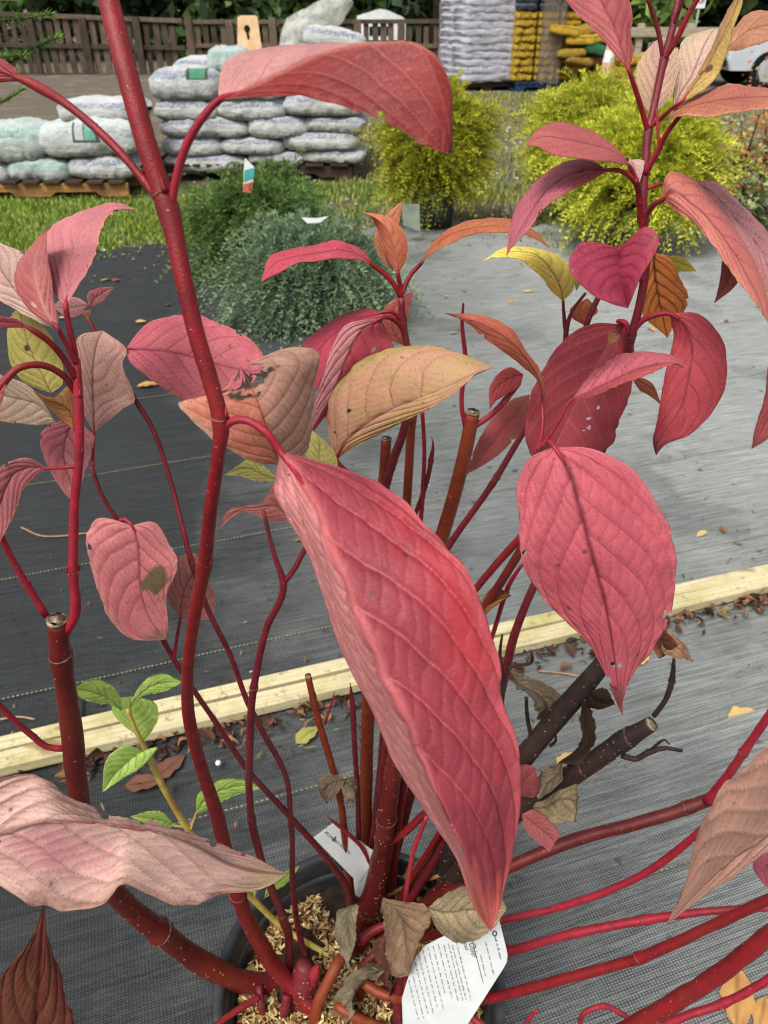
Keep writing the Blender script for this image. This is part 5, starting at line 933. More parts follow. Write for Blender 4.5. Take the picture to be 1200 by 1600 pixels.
# cardboard tray in front of the heap
simple('cardboard', S(196, 160, 104), S(176, 138, 86), 14, .85, .1, .1, .002)
cx, wd, cz, hh = boxpx(952, 1000, 136, 152, YW - .6); mb = MB(); mb.box((0, 0, 0), (wd, .5, .2)); o = tag(mb.build('cardboard_tray', MATS['cardboard'], None, False), 'brown cardboard tray at the foot of the yellow heap', 'tray'); o.location = (cx, YW - .4, .08)
# cone
p = G(946, 150); cone = thing('traffic_cone', 'faded beige traffic cone with a white collar', 'cone', (V(946, 130, 15.2)[0], 15.2, -.02))
simple('faded_cone', S(206, 168, 134), S(186, 148, 116), 10, .7, .2, .1, .002); simple('white_band', S(232, 230, 224), S(206, 204, 198), 20, .6, .3, .05)
mb = MB(); mb.lathe([(.17, .03), (.155, .06), (.135, .25), (.098, .52)], 28); mb.build('cone_body', MATS['faded_cone'], cone)
mb = MB(); mb.lathe([(.0995, .522), (.076, .70)], 28); mb.build('collar', MATS['white_band'], cone)
mb = MB(); mb.lathe([(.075, .702), (.045, .90), (.03, .905), (0, .905)], 28); mb.build('cone_tip', MATS['faded_cone'], cone)
mb = MB(); mb.box((0, 0, .018), (.44, .44, .035)); mb.build('base_plate', MATS['faded_cone'], cone, False)
# ---- caravan behind the fence
simple('van_white', S(226, 230, 226), S(208, 214, 210), 6, .35, .5, 0); simple('dark_glass', S(30, 36, 40), S(20, 24, 28), 4, .1, .6, 0); simple('tyre_rubber', S(26, 26, 28), S(18, 18, 20), 20, .85, .2, .2); simple('car_silver', S(190, 194, 198), S(178, 182, 188), 4, .25, .6, 0); simple('chrome', S(170, 172, 176), S(150, 152, 156), 4, .2, .7, 0); simple('lamp_glass', S(220, 222, 224), S(190, 192, 196), 10, .1, .6, 0)
cx, wd, cz, hh = boxpx(558, 634, 24, 50, 25.5); cv = thing('caravan', 'white caravan roof showing above the board fence', 'caravan', (cx, 26.3, 0))
mb = MB(); pr = [(-wd / 2, .5), (wd / 2, .5), (wd / 2, .98), (wd / 2 - .1, 1.06), (wd * .1, 1.22), (-wd * .05, 1.24), (-wd / 2, 1.08)]; n = len(pr)
mb.add([(x, -.8, z) for x, z in pr] + [(x, .8, z) for x, z in pr], [tuple(range(n)), tuple(reversed(range(n, 2 * n)))] + [((i + 1) % n, i, i + n, (i + 1) % n + n) for i in range(n)]); mb.build('body', MATS['van_white'], cv, False)
for zz in (.93, .99): 
    mb = MB(); mb.box((0, -.806, zz), (wd * .92, .014, .018)); mb.build('trim', MATS['chrome'], cv, False)
mb = MB(); mb.box((0, -.806, .72), (wd * .5, .016, .22)); mb.build('window', MATS['dark_glass'], cv, False)
for xx in (-.45, .45): 
    mb = MB(); mb.tube([(xx, -.75, .27), (xx, -.55, .27)], [.27, .27], 24); mb.build('wheel', MATS['tyre_rubber'], cv, False)
# ---- parked cars at the right edge
def car(label, x, y, rz, m, k=1.0):
    c = thing('parked_car', label, 'car', (x, y, -.03), rz, 'cars parked beyond the heap'); hw = .86
    side = [(-2.05, .32), (2.0, .32), (2.08, .5), (2.05, .72), (1.9, .82), (1.05, .95), (.35, 1.42), (-.9, 1.46), (-1.6, 1.25), (-2.0, .95), (-2.1, .6)]
    n = len(side); mb = MB(); L = []
    for yy, kk in ((-hw, .90), (-hw * .98, 1), (hw * .98, 1), (hw, .90)):
        for (px, pz) in side: L.append((px * (1 if kk == 1 else .985), yy * (1 if pz < 1 else .86), .32 + (pz - .32) * (1 if kk == 1 else .97)))
    F_ = [tuple(reversed(range(n))), tuple(range(3 * n, 4 * n))] + [(r * n + i, r * n + (i + 1) % n, (r + 1) * n + (i + 1) % n, (r + 1) * n + i) for r in range(3) for i in range(n)]
    mb.add(L, F_); mb.build('body', m, c, False)
    for sg in (-1, 1):
        for w4 in ([(-1.5, .98), (-.4, 1.0), (-.4, 1.36), (-.95, 1.36)], [(-.34, 1.0), (.85, .98), (.32, 1.34), (-.34, 1.36)]):
            mb = MB(); yy = sg * hw; mb.add([(px, yy * (1.005 if pz < 1.1 else .875), pz) for px, pz in w4], [(0, 1, 2, 3)]); mb.build('side_window', MATS['dark_glass'], c, False)
        for wx in (-1.3, 1.3):
            mb = MB(); mb.tube([(wx, sg * .64, .32), (wx, sg * .87, .32)], [.32, .32], 28); w_ = mb.build('wheel', MATS['tyre_rubber'], c, False)
            mb = MB(); mb.tube([(wx, sg * .86, .32), (wx, sg * .885, .32)], [.2, .19], 20); mb.build('rim', MATS['chrome'], w_, False)
        mb = MB(); mb.box((2.03, sg * .62, .66), (.09, .32, .12)); mb.build('headlight', MATS['lamp_glass'], c, False)
        mb = MB(); mb.box((-2.05, sg * .66, .75), (.08, .26, .16)); mb.build('tail_light', MATS['bag_red'], c, False)
        mb = MB(); mb.box((.75, sg * .96, 1.0), (.12, .16, .11)); mb.build('wing_mirror', m, c, False)
    mb = MB(); mb.add([(1.06, -.66, .965), (1.06, .66, .965), (.40, .58, 1.405), (.40, -.58, 1.405)], [(0, 1, 2, 3)]); mb.build('windscreen', MATS['dark_glass'], c, False)
    mb = MB(); mb.box((2.08, 0, .46), (.06, 1.5, .16)); mb.build('bumper', MATS['dark_glass'], c, False)
    return c
car('silver car half hidden behind the tan leaves at the right edge', V(1165, 100, 17)[0] + 1.6, 17.4, math.radians(178), MATS['car_silver'])
car('white car parked behind the silver one', V(1160, 100, 21)[0] + 3.4, 21.2, math.radians(175), MATS['van_white'])
# ---- small road sign
sg_ = thing('road_sign', 'small white sign on a grey post among the trees', 'sign', (V(1091, 20, 23)[0], 23.0, 0))
mb = MB(); mb.tube([(0, 0, 0), (0, 0, 1.62)], [.022, .022], 10); mb.build('post', MATS['chrome'], sg_)
mb = MB(); mb.box((0, -.03, 1.42), (.25, .012, .32)); mb.build('panel', MATS['van_white'], sg_, False)
simple('sign_red', S(150, 40, 40), S(130, 34, 34), 10, .5, .3, 0)
mb = MB(); mb.tube([(.07 * math.cos(a), -.039, 1.45 + .07 * math.sin(a)) for a in np.linspace(0, 2 * math.pi, 25)], [.012] * 25, 6); mb.build('ring', MATS['sign_red'], sg_)
mb = MB(); mb.tube([(-.045, -.039, 1.495), (.045, -.039, 1.405)], [.011, .011], 6); mb.build('bar', MATS['sign_red'], sg_)
# ================================================================== PLANTS OF THE YARD
def sprays(P, D, L, nb, bl, bw, c_in, c_tip, droop, seed, fork=.55, twist=1.0):
    """feathery shoots: P bases, D directions; each is an axis of flat scale-leaf branchlets"""
    r = np.random.default_rng(seed); n = len(P); Vv = []; Cc = []
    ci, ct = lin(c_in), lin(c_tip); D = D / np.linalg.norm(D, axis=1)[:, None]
    side = np.cross(D, r.normal(size=(n, 3))); side /= np.linalg.norm(side, axis=1)[:, None] + 1e-9
    up = np.cross(side, D); Ls = L * r.uniform(.6, 1.25, n); tone = r.uniform(.72, 1.18, (n, 1))
    for k in range(nb):
        s = (k + .5) / nb
        for sg in (-1, 1):
            b = P + D * (Ls * s)[:, None]; b[:, 2] -= droop * (Ls * s) ** 2 / L
            fl = 1 - .55 * s
            a = r.normal(fork, .16, n) * sg; out_ = r.normal(0, .25, n) * twist
            d = D * np.cos(a)[:, None] + side * np.sin(a)[:, None] + up * out_[:, None]; d[:, 2] -= droop * .6 * s
            d /= np.linalg.norm(d, axis=1)[:, None]
            ln = (bl * fl * r.uniform(.6, 1.3, n))[:, None]; wv = np.cross(d, up + .4 * r.normal(size=(n, 3))); wv /= np.linalg.norm(wv, axis=1)[:, None] + 1e-9
            q = np.stack((b, b + d * ln * .5 + wv * bw * .5, b + d * ln, b + d * ln * .5 - wv * bw * .5), 1)
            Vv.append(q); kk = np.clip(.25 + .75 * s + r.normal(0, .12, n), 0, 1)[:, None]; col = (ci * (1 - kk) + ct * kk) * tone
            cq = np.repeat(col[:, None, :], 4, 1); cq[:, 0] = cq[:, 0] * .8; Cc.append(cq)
    v = np.concatenate(Vv).reshape(-1, 3); c = np.concatenate(Cc).reshape(-1, 3); f = np.arange(len(v)).reshape(-1, 4)
    return v, f, np.clip(c, 0, 1)
def nursery_pot(label, x, y, r0, h):
    p = thing('nursery_pot', label, 'plant pot', (x, y, 0), group='black pots of the conifers')
    mb = MB(); mb.lathe([(0, 0), (r0 * .78, 0), (r0 * .96, h * .9), (r0 * .92, h * .9), (r0 * .9, h * .82), (0, h * .82)], 36); mb.build('pot_wall', MATS['pot_plastic'], p)
    mb = MB(); mb.lathe([(r0 * .97, h * .88), (r0 * 1.03, h * .88), (r0 * 1.03, h), (r0 * .97, h), (r0 * .95, h * .9)], 36); mb.build('rim', MATS['pot_plastic'], p)
    return p
def conifer(name, label, cat, base, n, shape, L, nb, bl, bw, ci, ct, droop, seed, group, h0, twigs=14):
    """shape: (rx, ry, rz, centre height, flatten power)"""
    r = np.random.default_rng(seed); o = thing(name, label, cat, (base[0], base[1], 0), 0, group)
    rx, ry, rz, cz = shape
    u = r.normal(size=(n, 3)); u /= np.linalg.norm(u, axis=1)[:, None]; u[:, 2] = np.where(u[:, 2] < -.85, -u[:, 2] * .6, u[:, 2])
    lob = 1 + .36 * wav(np.arctan2(u[:, 1], u[:, 0]) * 2.2, u[:, 2] * 3, 1.3, seed) + .12 * wav(np.arctan2(u[:, 1], u[:, 0]) * 7, u[:, 2] * 8, 1.2, seed + 3)
    rad = r.uniform(.35, 1, n) ** .45 * np.where(r.uniform(0, 1, n) < .14, r.uniform(1.05, 1.3, n), 1)
    P = u * np.array((rx, ry, rz)) * (lob * rad * .86)[:, None] + np.array((0, 0, cz)); P[:, 2] = np.maximum(P[:, 2], (.24 if 'golden' in name else .05) + .1 * r.uniform(0, 1, n))
    D = u * np.array((1, 1, .8)) + np.array((0, 0, .45 - droop * .2)) + .35 * r.normal(size=(n, 3))
    v, f, c = sprays(P, D, L, nb, bl, bw, ci, ct, droop, seed)
    f_ = obj('foliage', arr_mesh('foliage', v, f, c, False), MATS['foliage'], o); f_['kind'] = 'stuff'
    for i in range(twigs):
        k = r.integers(0, n); q = P[k]; mb = MB(); mid = q * .5 + np.array((0, 0, h0 * .6)); mid[2] = max(mid[2], h0 * .8)
        C = spline(np.array([(0, 0, h0, .010), (*mid, .007), (*q, .003)]), 10); mb.tube(C[:, :3], C[:, 3], 6); mb.build('branch', MATS['stem_dead'], o)
    return o
GJ = 'potted junipers on the fabric'
j1 = G(408, 432); j2 = G(490, 502)
nursery_pot('black pot under the rear juniper with the teal tag', j1[0], j1[1], .14, .22); nursery_pot('black pot under the front blue green juniper', j2[0], j2[1], .13, .2)
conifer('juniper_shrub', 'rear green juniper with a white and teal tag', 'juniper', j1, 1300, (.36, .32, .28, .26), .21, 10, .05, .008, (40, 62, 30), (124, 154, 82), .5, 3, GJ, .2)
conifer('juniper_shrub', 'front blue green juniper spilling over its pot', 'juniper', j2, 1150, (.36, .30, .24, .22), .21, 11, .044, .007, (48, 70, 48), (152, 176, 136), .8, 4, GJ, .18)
GC = 'golden thread cypresses in pots'
k1 = G(676, 352); k2 = G(905, 345); k3 = G(985, 392)
for p_, lb in ((k1, 'black pot under the left golden cypress'), (k2, 'black pot under the middle golden cypress'), (k3, 'black pot under the right golden cypress')): nursery_pot(lb, p_[0], p_[1], .17, .27)
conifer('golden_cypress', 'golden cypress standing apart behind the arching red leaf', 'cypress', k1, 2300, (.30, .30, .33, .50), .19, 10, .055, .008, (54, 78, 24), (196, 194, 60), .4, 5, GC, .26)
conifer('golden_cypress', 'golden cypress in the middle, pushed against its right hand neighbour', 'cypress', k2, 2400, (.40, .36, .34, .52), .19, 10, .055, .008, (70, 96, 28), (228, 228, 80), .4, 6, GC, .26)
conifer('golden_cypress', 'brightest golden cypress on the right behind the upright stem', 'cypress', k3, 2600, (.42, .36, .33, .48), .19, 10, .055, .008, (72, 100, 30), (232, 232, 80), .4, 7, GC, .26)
# small leafy shrubs with autumn colour at the right
def cards(P, nrm, size, cols, seed, asp=.55):
    r = np.random.default_rng(seed); n = len(P); c = lin(cols); a = r.normal(size=(n, 3)); a /= np.linalg.norm(a, axis=1)[:, None]
    d = nrm + .8 * a; d /= np.linalg.norm(d, axis=1)[:, None]; s = np.cross(d, r.normal(size=(n, 3))); s /= np.linalg.norm(s, axis=1)[:, None]; t_ = np.cross(s, d)
    L = (size * r.uniform(.6, 1.35, n))[:, None]
    q = np.stack((P, P + s * L * .5 + t_ * L * asp * .5 + d * L * .1, P + s * L, P + s * L * .5 - t_ * L * asp * .5 + d * L * .1), 1)
    col = c[r.integers(0, len(c), n)] * r.uniform(.65, 1.2, (n, 1)); return q.reshape(-1, 3), np.arange(4 * n).reshape(-1, 4), np.clip(np.repeat(col, 4, 0), 0, 1)
def bush(name, label, cat, base, rx, rz, cz, n, size, cols, seed, group=None, stems=9, pot=None, bark='stem_dead'):
    r = np.random.default_rng(seed); o = thing(name, label, cat, (base[0], base[1], 0), 0, group)
    ends = []
    for i in range(stems):
        u = r.normal(size=3); u /= np.linalg.norm(u); u[2] = abs(u[2]) * .9 + .1; e_ = u * np.array((rx, rx, rz)) * r.uniform(.7, 1.05) + np.array((0, 0, cz)); ends.append(e_)
        C = spline(np.array([(0, 0, .02, .012), (*(e_ * np.array((.35, .35, .55)) + r.normal(0, .02, 3)), .008), (*e_, .003)]), 12); mb = MB(); mb.tube(C[:, :3], C[:, 3], 6); mb.build('stem', MATS[bark], o)
    ends = np.array(ends); k = r.integers(0, stems, n); t_ = r.uniform(.25, 1.03, n) ** .7
    P = ends[k] * np.stack((t_, t_, t_), -1) + r.normal(0, .18, (n, 3)) * np.array((rx, rx, rz)); P[:, 2] = np.maximum(P[:, 2], .03)
    v, f, c = cards(P, np.tile((0, -.3, .8), (n, 1)), size, cols, seed)
    q = obj('foliage', arr_mesh('foliage', v, f, c, False), MATS['foliage'], o); q['kind'] = 'stuff'; return o
b1 = G(1150, 350); b2 = G(1185, 300); b3 = G(1230, 380)
bush('autumn_shrub', 'loose shrub with orange and green leaves at the right edge', 'shrub', b1, .34, .50, .24, 1100, .045, [(170, 168, 110), (142, 150, 92), (196, 150, 84), (188, 108, 60), (120, 134, 74)], 21, 'mixed shrubs at the right edge', 12)
bush('autumn_shrub', 'twiggy orange leaved shrub rising behind at the right edge', 'shrub', b2, .40, .75, .30, 700, .05, [(206, 132, 70), (190, 100, 60), (150, 150, 96), (176, 160, 110)], 22, 'mixed shrubs at the right edge', 12)
bush('autumn_shrub', 'grey green low shrub at the far right', 'shrub', b3, .36, .36, .20, 900, .05, [(120, 140, 92), (90, 112, 66), (160, 160, 112)], 23, 'mixed shrubs at the right edge', 10)
for p_, lb in ((b1, 'black pot under the loose orange and green shrub'), (b3, 'black pot under the low grey green shrub')): nursery_pot(lb, p_[0], p_[1], .15, .22)
# fir at the top left corner
fir = thing('fir_tree', 'young fir reaching in at the top left corner', 'fir', (-1.75, 2.45, 0))
mb = MB(); mb.tube([(0, 0, 0), (.02, 0, .6), (0, .01, 1.2), (0, 0, 1.75)], [.03, .025, .018, .006], 10); mb.build('trunk', MATS['stem_dead'], fir)
def fbranch(pts, Yb, seed):
    C = spline(np.array([(*(V(x, y, Yb + dy) - np.array((-1.75, 2.45, 0))), .0032) for x, y, dy in pts]), 26); mb = MB(); mb.tube(C[:, :3], np.linspace(.005, .002, 26), 6); br = mb.build('branch', MATS['stem_dead'], fir)
    r = np.random.default_rng(seed); n = 420; k = r.integers(3, 25, n); t_ = C[np.minimum(k + 1, 25), :3] - C[k, :3]; t_ /= np.linalg.norm(t_, axis=1)[:, None]
    P = C[k, :3] + t_ * r.uniform(0, .012, n)[:, None]; s = np.cross(t_, np.array((0, 0, 1.0))); s /= np.linalg.norm(s, axis=1)[:, None]
    d = t_ * .55 + s * (r.choice([-1, 1], n) * r.uniform(.6, 1, n))[:, None] + np.array((0, 0, 1)) * r.normal(.15, .35, n)[:, None]; d /= np.linalg.norm(d, axis=1)[:, None]
    L = .026 * r.uniform(.7, 1.15, n)[:, None]; w_ = np.cross(d, r.normal(size=(n, 3))); w_ /= np.linalg.norm(w_, axis=1)[:, None]
    q = np.stack((P, P + d * L * .5 + w_ * .0013, P + d * L, P + d * L * .5 - w_ * .0013), 1).reshape(-1, 3); kk = np.repeat(np.clip((k - 3) / 22, 0, 1), 4)[:, None]
    nd = obj('needles', arr_mesh('needles', q, np.arange(4 * n).reshape(-1, 4), lin((46, 76, 40)) * (1 - kk**3) + lin((124, 164, 70)) * kk**3, False), MATS['needle'], br); nd['kind'] = 'stuff'
for i, (pts, Yb) in enumerate((([(-150, 60, .2), (-40, 34, .05), (30, 30, 0), (82, 22, -.05)], 2.3), ([(-150, 110, .2), (-30, 92, .05), (20, 88, 0), (45, 84, 0)], 2.3), ([(-20, 110, 0), (30, 90, 0), (60, 72, 0), (92, 58, 0)], 2.35), ([(-150, 200, .1), (-30, 172, 0), (10, 156, 0), (38, 138, 0)], 2.2), ([(-120, 20, .1), (-20, 8, 0), (10, 2, 0), (34, 4, 0)], 2.4), ([(-120, 150, .1), (-30, 128, 0), (4, 122, 0), (24, 112, 0)], 2.25))): fbranch(pts, Yb, 40 + i)
# trees beyond the fences
simple('bark', S(86, 72, 60), S(56, 46, 38), 8, .9, .15, .5, .02, (6, 6, 1))
def tree(label, x, y, hgt, rx, cols, seed, n=5200, size=.42, low=.35, cat='tree', name='broadleaf_tree'):
    r = np.random.default_rng(seed); o = thing(name, label, cat, (x, y, 0), 0, 'trees beyond the fences')
    C = spline(np.array([(0, 0, -.1, .22), (.1, 0, hgt * .3, .17), (-.05, .1, hgt * .6, .10), (0, 0, hgt * .9, .03)]), 14); mb = MB(); mb.tube(C[:, :3], C[:, 3], 10); mb.build('trunk', MATS['bark'], o)
    cl = []; 
    for i in range(26):
        a = r.uniform(0, 6.28); z = r.uniform(low, hgt * .95); f_ = math.sin(math.pi * min(1, max(.12, (z / hgt) * .85 + .12))); q = np.array((math.cos(a) * rx * f_ * r.uniform(.35, 1), math.sin(a) * rx * f_ * r.uniform(.35, 1), z)); cl.append(q)
        if i < 14: C = spline(np.array([(0, 0, max(.3, z * .6), .06), (*(q * .5 + np.array((0, 0, z * .35))), .04), (*q, .012)]), 8); mb = MB(); mb.tube(C[:, :3], C[:, 3], 6); mb.build('limb', MATS['bark'], o)
    cl = np.array(cl); k = r.integers(0, len(cl), n); u = r.normal(size=(n, 3)); u /= np.linalg.norm(u, axis=1)[:, None]
    P = cl[k] + u * (r.uniform(.2, 1, n) ** .5 * r.uniform(.5, 1.05, n) * rx * .52)[:, None] * np.array((1, 1, .75)); P[:, 2] = np.maximum(P[:, 2], .05)
    v, f, c = cards(P, u * .7 + np.array((0, 0, .5)), size, cols, seed + 1, .6)
    q = obj('crown', arr_mesh('crown', v, f, c, False), MATS['foliage'], o); q['kind'] = 'stuff'; return o
DK = [(66, 88, 50), (82, 104, 58), (50, 70, 42), (100, 120, 66)]; MD = [(122, 146, 66), (100, 128, 58), (146, 166, 78), (80, 104, 50)]; CO = [(56, 78, 54), (70, 92, 64), (46, 64, 46)]
for i, (px, Yt, hg, rx, cols, lb) in enumerate((
    (-120, 27, 9, 3.2, DK, 'dark tree farthest left beyond the board fence'), (60, 26.5, 8, 3.0, DK, 'dark tree behind the left end of the board fence'), (215, 28, 9, 3.0, CO, 'blackish tree behind the thick red stem'), (350, 27, 8, 2.8, DK, 'dark tree above the peach slotted board'),
    (470, 30, 9, 2.8, MD, 'mid green tree behind the clear plastic sack'), (585, 30.5, 9, 2.6, MD, 'lighter green tree above the caravan'), (680, 27.5, 9, 2.8, CO, 'blackish tree left of the tall white stack'), (800, 29, 9, 3.0, DK, 'dark tree behind the tall white stack'),
    (920, 28, 9, 3.0, CO, 'blackish tree behind the yellow stacks'), (1010, 25.5, 7, 2.2, MD, 'leafy green tree behind the rail fence'), (1110, 27, 9, 2.8, CO, 'blackish tree behind the small sign'), (1215, 26, 9, 3.0, DK, 'dark tree behind the parked cars'), (1350, 27, 9, 3.2, DK, 'dark tree farthest right'))):
    tree(lb, V(px, 0, Yt)[0], Yt, hg, rx, cols, 60 + i)
# grass, weeds and gravel (uncountable)
def grass(name, label, boxes, n, L, cols, seed, clump=True):
    r = np.random.default_rng(seed); Ps = []; w_ = np.array([(b_[1] - b_[0]) * (b_[3] - b_[2]) * b_[4] for b_ in boxes]); w_ = w_ / w_.sum()
    for b_, k in zip(boxes, w_):
        m_ = int(n * k); x = r.uniform(b_[0], b_[1], m_ * 3); y = r.uniform(b_[2], b_[3], m_ * 3); g_ = wav(x, y, 4.5, seed) + .6 * wav(x, y, 12, seed + 1)
        ed = np.minimum(np.minimum((x - b_[0]) / .25, (b_[1] - x) / .25), np.minimum((y - b_[2]) / .15, (b_[3] - y) / .15)); s_ = (g_ + np.clip(ed, 0, 1.2) * 1.3 > r.uniform(0, 1.5, len(x))); x, y = x[s_][:m_], y[s_][:m_]; Ps.append(np.stack((x, y, x * 0 - .03), -1))
    P = np.concatenate(Ps); n = len(P); a = r.uniform(0, 6.283, n); h = L * r.uniform(.4, 1.3, n); ben = r.uniform(.2, .9, n); d = np.stack((np.cos(a), np.sin(a), a * 0), -1); s = np.stack((-np.sin(a), np.cos(a), a * 0), -1) * (h * .05 + .0016)[:, None]
    m1 = P + d * (h * ben * .3)[:, None] + np.array((0, 0, 1)) * (h * .6)[:, None]; t1 = P + d * (h * ben)[:, None] + np.array((0, 0, 1)) * (h * (1.05 - ben * .4))[:, None]
    v = np.stack((P - s, P + s, m1 + s * .7, t1, m1 - s * .7), 1).reshape(-1, 3); i0 = np.arange(n)[:, None] * 5; c = lin(cols)[r.integers(0, len(cols), n)] * r.uniform(.75, 1.2, (n, 1))
    me = arr_mesh(name, v, np.concatenate((i0 + np.array((0, 1, 2)), i0 + np.array((0, 2, 4)), i0 + np.array((4, 2, 3)))), np.clip(np.repeat(c, 5, 0), 0, 1), False)
    return tag(obj(name, me, MATS['foliage']), label, 'grass', kind='stuff')
GG = [(112, 140, 44), (134, 160, 54), (92, 120, 40), (160, 170, 80)]
grass('grass', 'short green turf in front of the left pallets', [(-4.2, -1.05, 5.15, 6.6, 1.6), (-1.1, .2, 5.9, 7.4, .5), (-4, -.4, 6.4, 7.3, .4), (-3.2, -1.6, 4.75, 5.2, .4)], 30000, .05, GG, 5)
grass('weeds', 'sparse weeds and moss around the cypress pots', [(-.6, 3.2, 5.6, 9.5, .5), (.0, 1.2, 6.5, 7.6, 1.2), (.9, 3.0, 5.0, 6.0, .8), (1.7, 3.0, 5.4, 6.4, .8), (-4.5, 3, 9, 15.5, .12), (.5, 5.5, 12, 16, .25)], 22000, .07, [(120, 138, 60), (150, 158, 80), (96, 112, 50), (168, 160, 100)], 6)
r = np.random.default_rng(9); n = 12000; x = r.uniform(-7, 6, n); y = 4.9 + 14 * r.uniform(0, 1, n) ** 1.3; s = r.uniform(.006, .022, n)[:, None]
o8 = np.array([(1, 0, 0), (-1, 0, 0), (0, 1, 0), (0, -1, 0), (0, 0, .7), (0, 0, -.7)]); P = np.stack((x, y, -.03 + 0 * x), -1); v = (P[:, None, :] + o8[None] * s[:, None] * r.uniform(.6, 1.3, (n, 6, 1))).reshape(-1, 3); i0 = np.arange(n)[:, None] * 6
f = np.concatenate([i0 + np.array(q) for q in ((0, 2, 4), (2, 1, 4), (1, 3, 4), (3, 0, 4))]); c = lin([(170, 166, 156), (140, 134, 124), (110, 104, 96), (190, 180, 160), (120, 100, 76)])[r.integers(0, 5, n)]
tag(obj('gravel', arr_mesh('gravel', v, f, np.repeat(c, 6, 0), False), MATS['tinted']), 'loose grey gravel on the yard', 'gravel', kind='stuff')
# ================================================================== LITTER ON THE FABRIC
def small_leaf(seed, cols, asp=.5, curl=.25):
    r = np.random.default_rng(seed); nu, nv = 11, 7; u = np.linspace(0, 1, nu); v = np.linspace(-1, 1, nv); U, W = np.meshgrid(u, v, indexing='ij'); wd = asp * .5 * np.sin(np.pi * U ** .8) ** .8
    x = U - .5; y = W * wd * (1 + .12 * np.sin(U * 17 + seed)); z = curl * (.35 * W**2 * wd * 2 + .25 * np.sin(U * 3.1) * r.uniform(.3, 1)) + .03 * wav(U * 9, W * 5 + seed, 1.3, seed) + .03
    c = lin(cols[0]) * (1 - .5 * (1 + wav(U * 6, W * 4, 1.4, seed + 3))[..., None] * .5) + lin(cols[1]) * (.25 * (1 + wav(U * 6, W * 4, 1.4, seed + 3))[..., None]); c = c * (1 - .35 * np.exp(-(W / .12) ** 2))[..., None]
    ii = np.arange(nu * nv).reshape(nu, nv); q = np.stack((ii[:-1, :-1], ii[:-1, 1:], ii[1:, 1:], ii[1:, :-1]), -1).reshape(-1, 4); return arr_mesh('fallen_leaf', np.stack((x, y, z), -1).reshape(-1, 3), q, np.clip(c, 0, 1).reshape(-1, 3))
LC = [((150, 100, 70), (110, 70, 50)), ((196, 150, 90), (150, 96, 60)), ((208, 180, 118), (180, 132, 74)), ((116, 78, 62), (84, 58, 48)), ((160, 160, 84), (130, 110, 60))]
LM_ = [small_leaf(i, LC[i], (.5, .42, .52, .45, .5)[i]) for i in range(5)]
for me in LM_: me.materials.append(MATS['dead_leaf'])
big = [(1165, 1122, 2, 62, .2, 'large yellow and orange fallen leaf on the fabric at the right'), (1000, 1030, 2, 40, .5, 'pale yellow fallen leaf behind the tip of the broad pink leaf'), (850, 1083, 2, 34, .8, 'small yellow fallen leaf beside the withered stem'), (885, 1190, 2, 44, .9, 'cream fallen leaf beneath the cut dark stem'),
       (220, 503, 2, 18, 0, 'pale fallen leaf left of the thick stem'), (232, 603, 1, 36, .3, 'tan star shaped fallen leaf on the dark fabric'), (500, 1062, 1, 48, .7, 'orange tan fallen leaf above the battens'), (460, 1065, 4, 34, -.4, 'greenish curled fallen leaf above the battens'),
       (480, 1150, 4, 46, .8, 'olive fallen leaf tucked against the near batten'), (680, 1250, 1, 50, .3, 'orange brown fallen leaf behind the pot'), (375, 1075, 1, 40, .9, 'narrow brown fallen leaf left of the battens crossing stems'), (105, 1175, 3, 30, .3, 'dark fallen leaf behind the sawn stub'), (265, 1200, 3, 62, .9, 'curled brown fallen leaf under the near batten'), (225, 1225, 3, 60, .2, 'wrinkled brown fallen leaf beneath the green shoot'),
       (1150, 1556, 1, 100, 1.2, 'large jagged tan fallen leaf in the bottom right corner'), (1190, 1585, 1, 60, 1.0, 'tan fallen leaf cut by the bottom right corner')]
for i, (px, py, k, sz, rz, lb) in enumerate(big):
    p = G(px, py, .016 if py > 1210 else .006); o = obj('fallen_leaf', LM_[k]); s = sz * pxm(p); o.location = p; o.scale = (s, s * 1.15, s); o.rotation_euler = (0, 0, rz); tag(o, lb, 'leaf', 'fallen leaves on the fabric')
r = random.Random(4)
for i in range(46):
    px, py = r.uniform(60, 1200), r.uniform(405, 560) if i < 36 else r.uniform(600, 900)
    p = G(px, py, .006); o = obj('fallen_leaf', LM_[r.choice((0, 1, 1, 2, 2, 3))]); s = r.uniform(.03, .07); o.location = p; o.scale = (s, s, s); o.rotation_euler = (r.uniform(-.2, .2), r.uniform(-.2, .2), r.uniform(0, 6)); tag(o, 'small dry leaf scattered on the far fabric', 'leaf', 'scattered dry leaves')
def litter(n, a0, a1, cc0, sp, L, W, cols, seed, z=.012):
    def place(n, r_): a = r_.uniform(a0, a1, n); c_ = cc0 - np.abs(r_.normal(0, sp, n)); return np.stack((a * sx_ - c_ * sy_, a * sy_ + c_ * sx_, a * 0 + z), -1)
    return slivers(n, place, L, W, cols, .008, seed, .6)
BR = [(92, 64, 50), (126, 88, 68), (66, 46, 38), (48, 36, 30), (150, 110, 78), (40, 32, 28), (130, 112, 82), (56, 44, 36)]
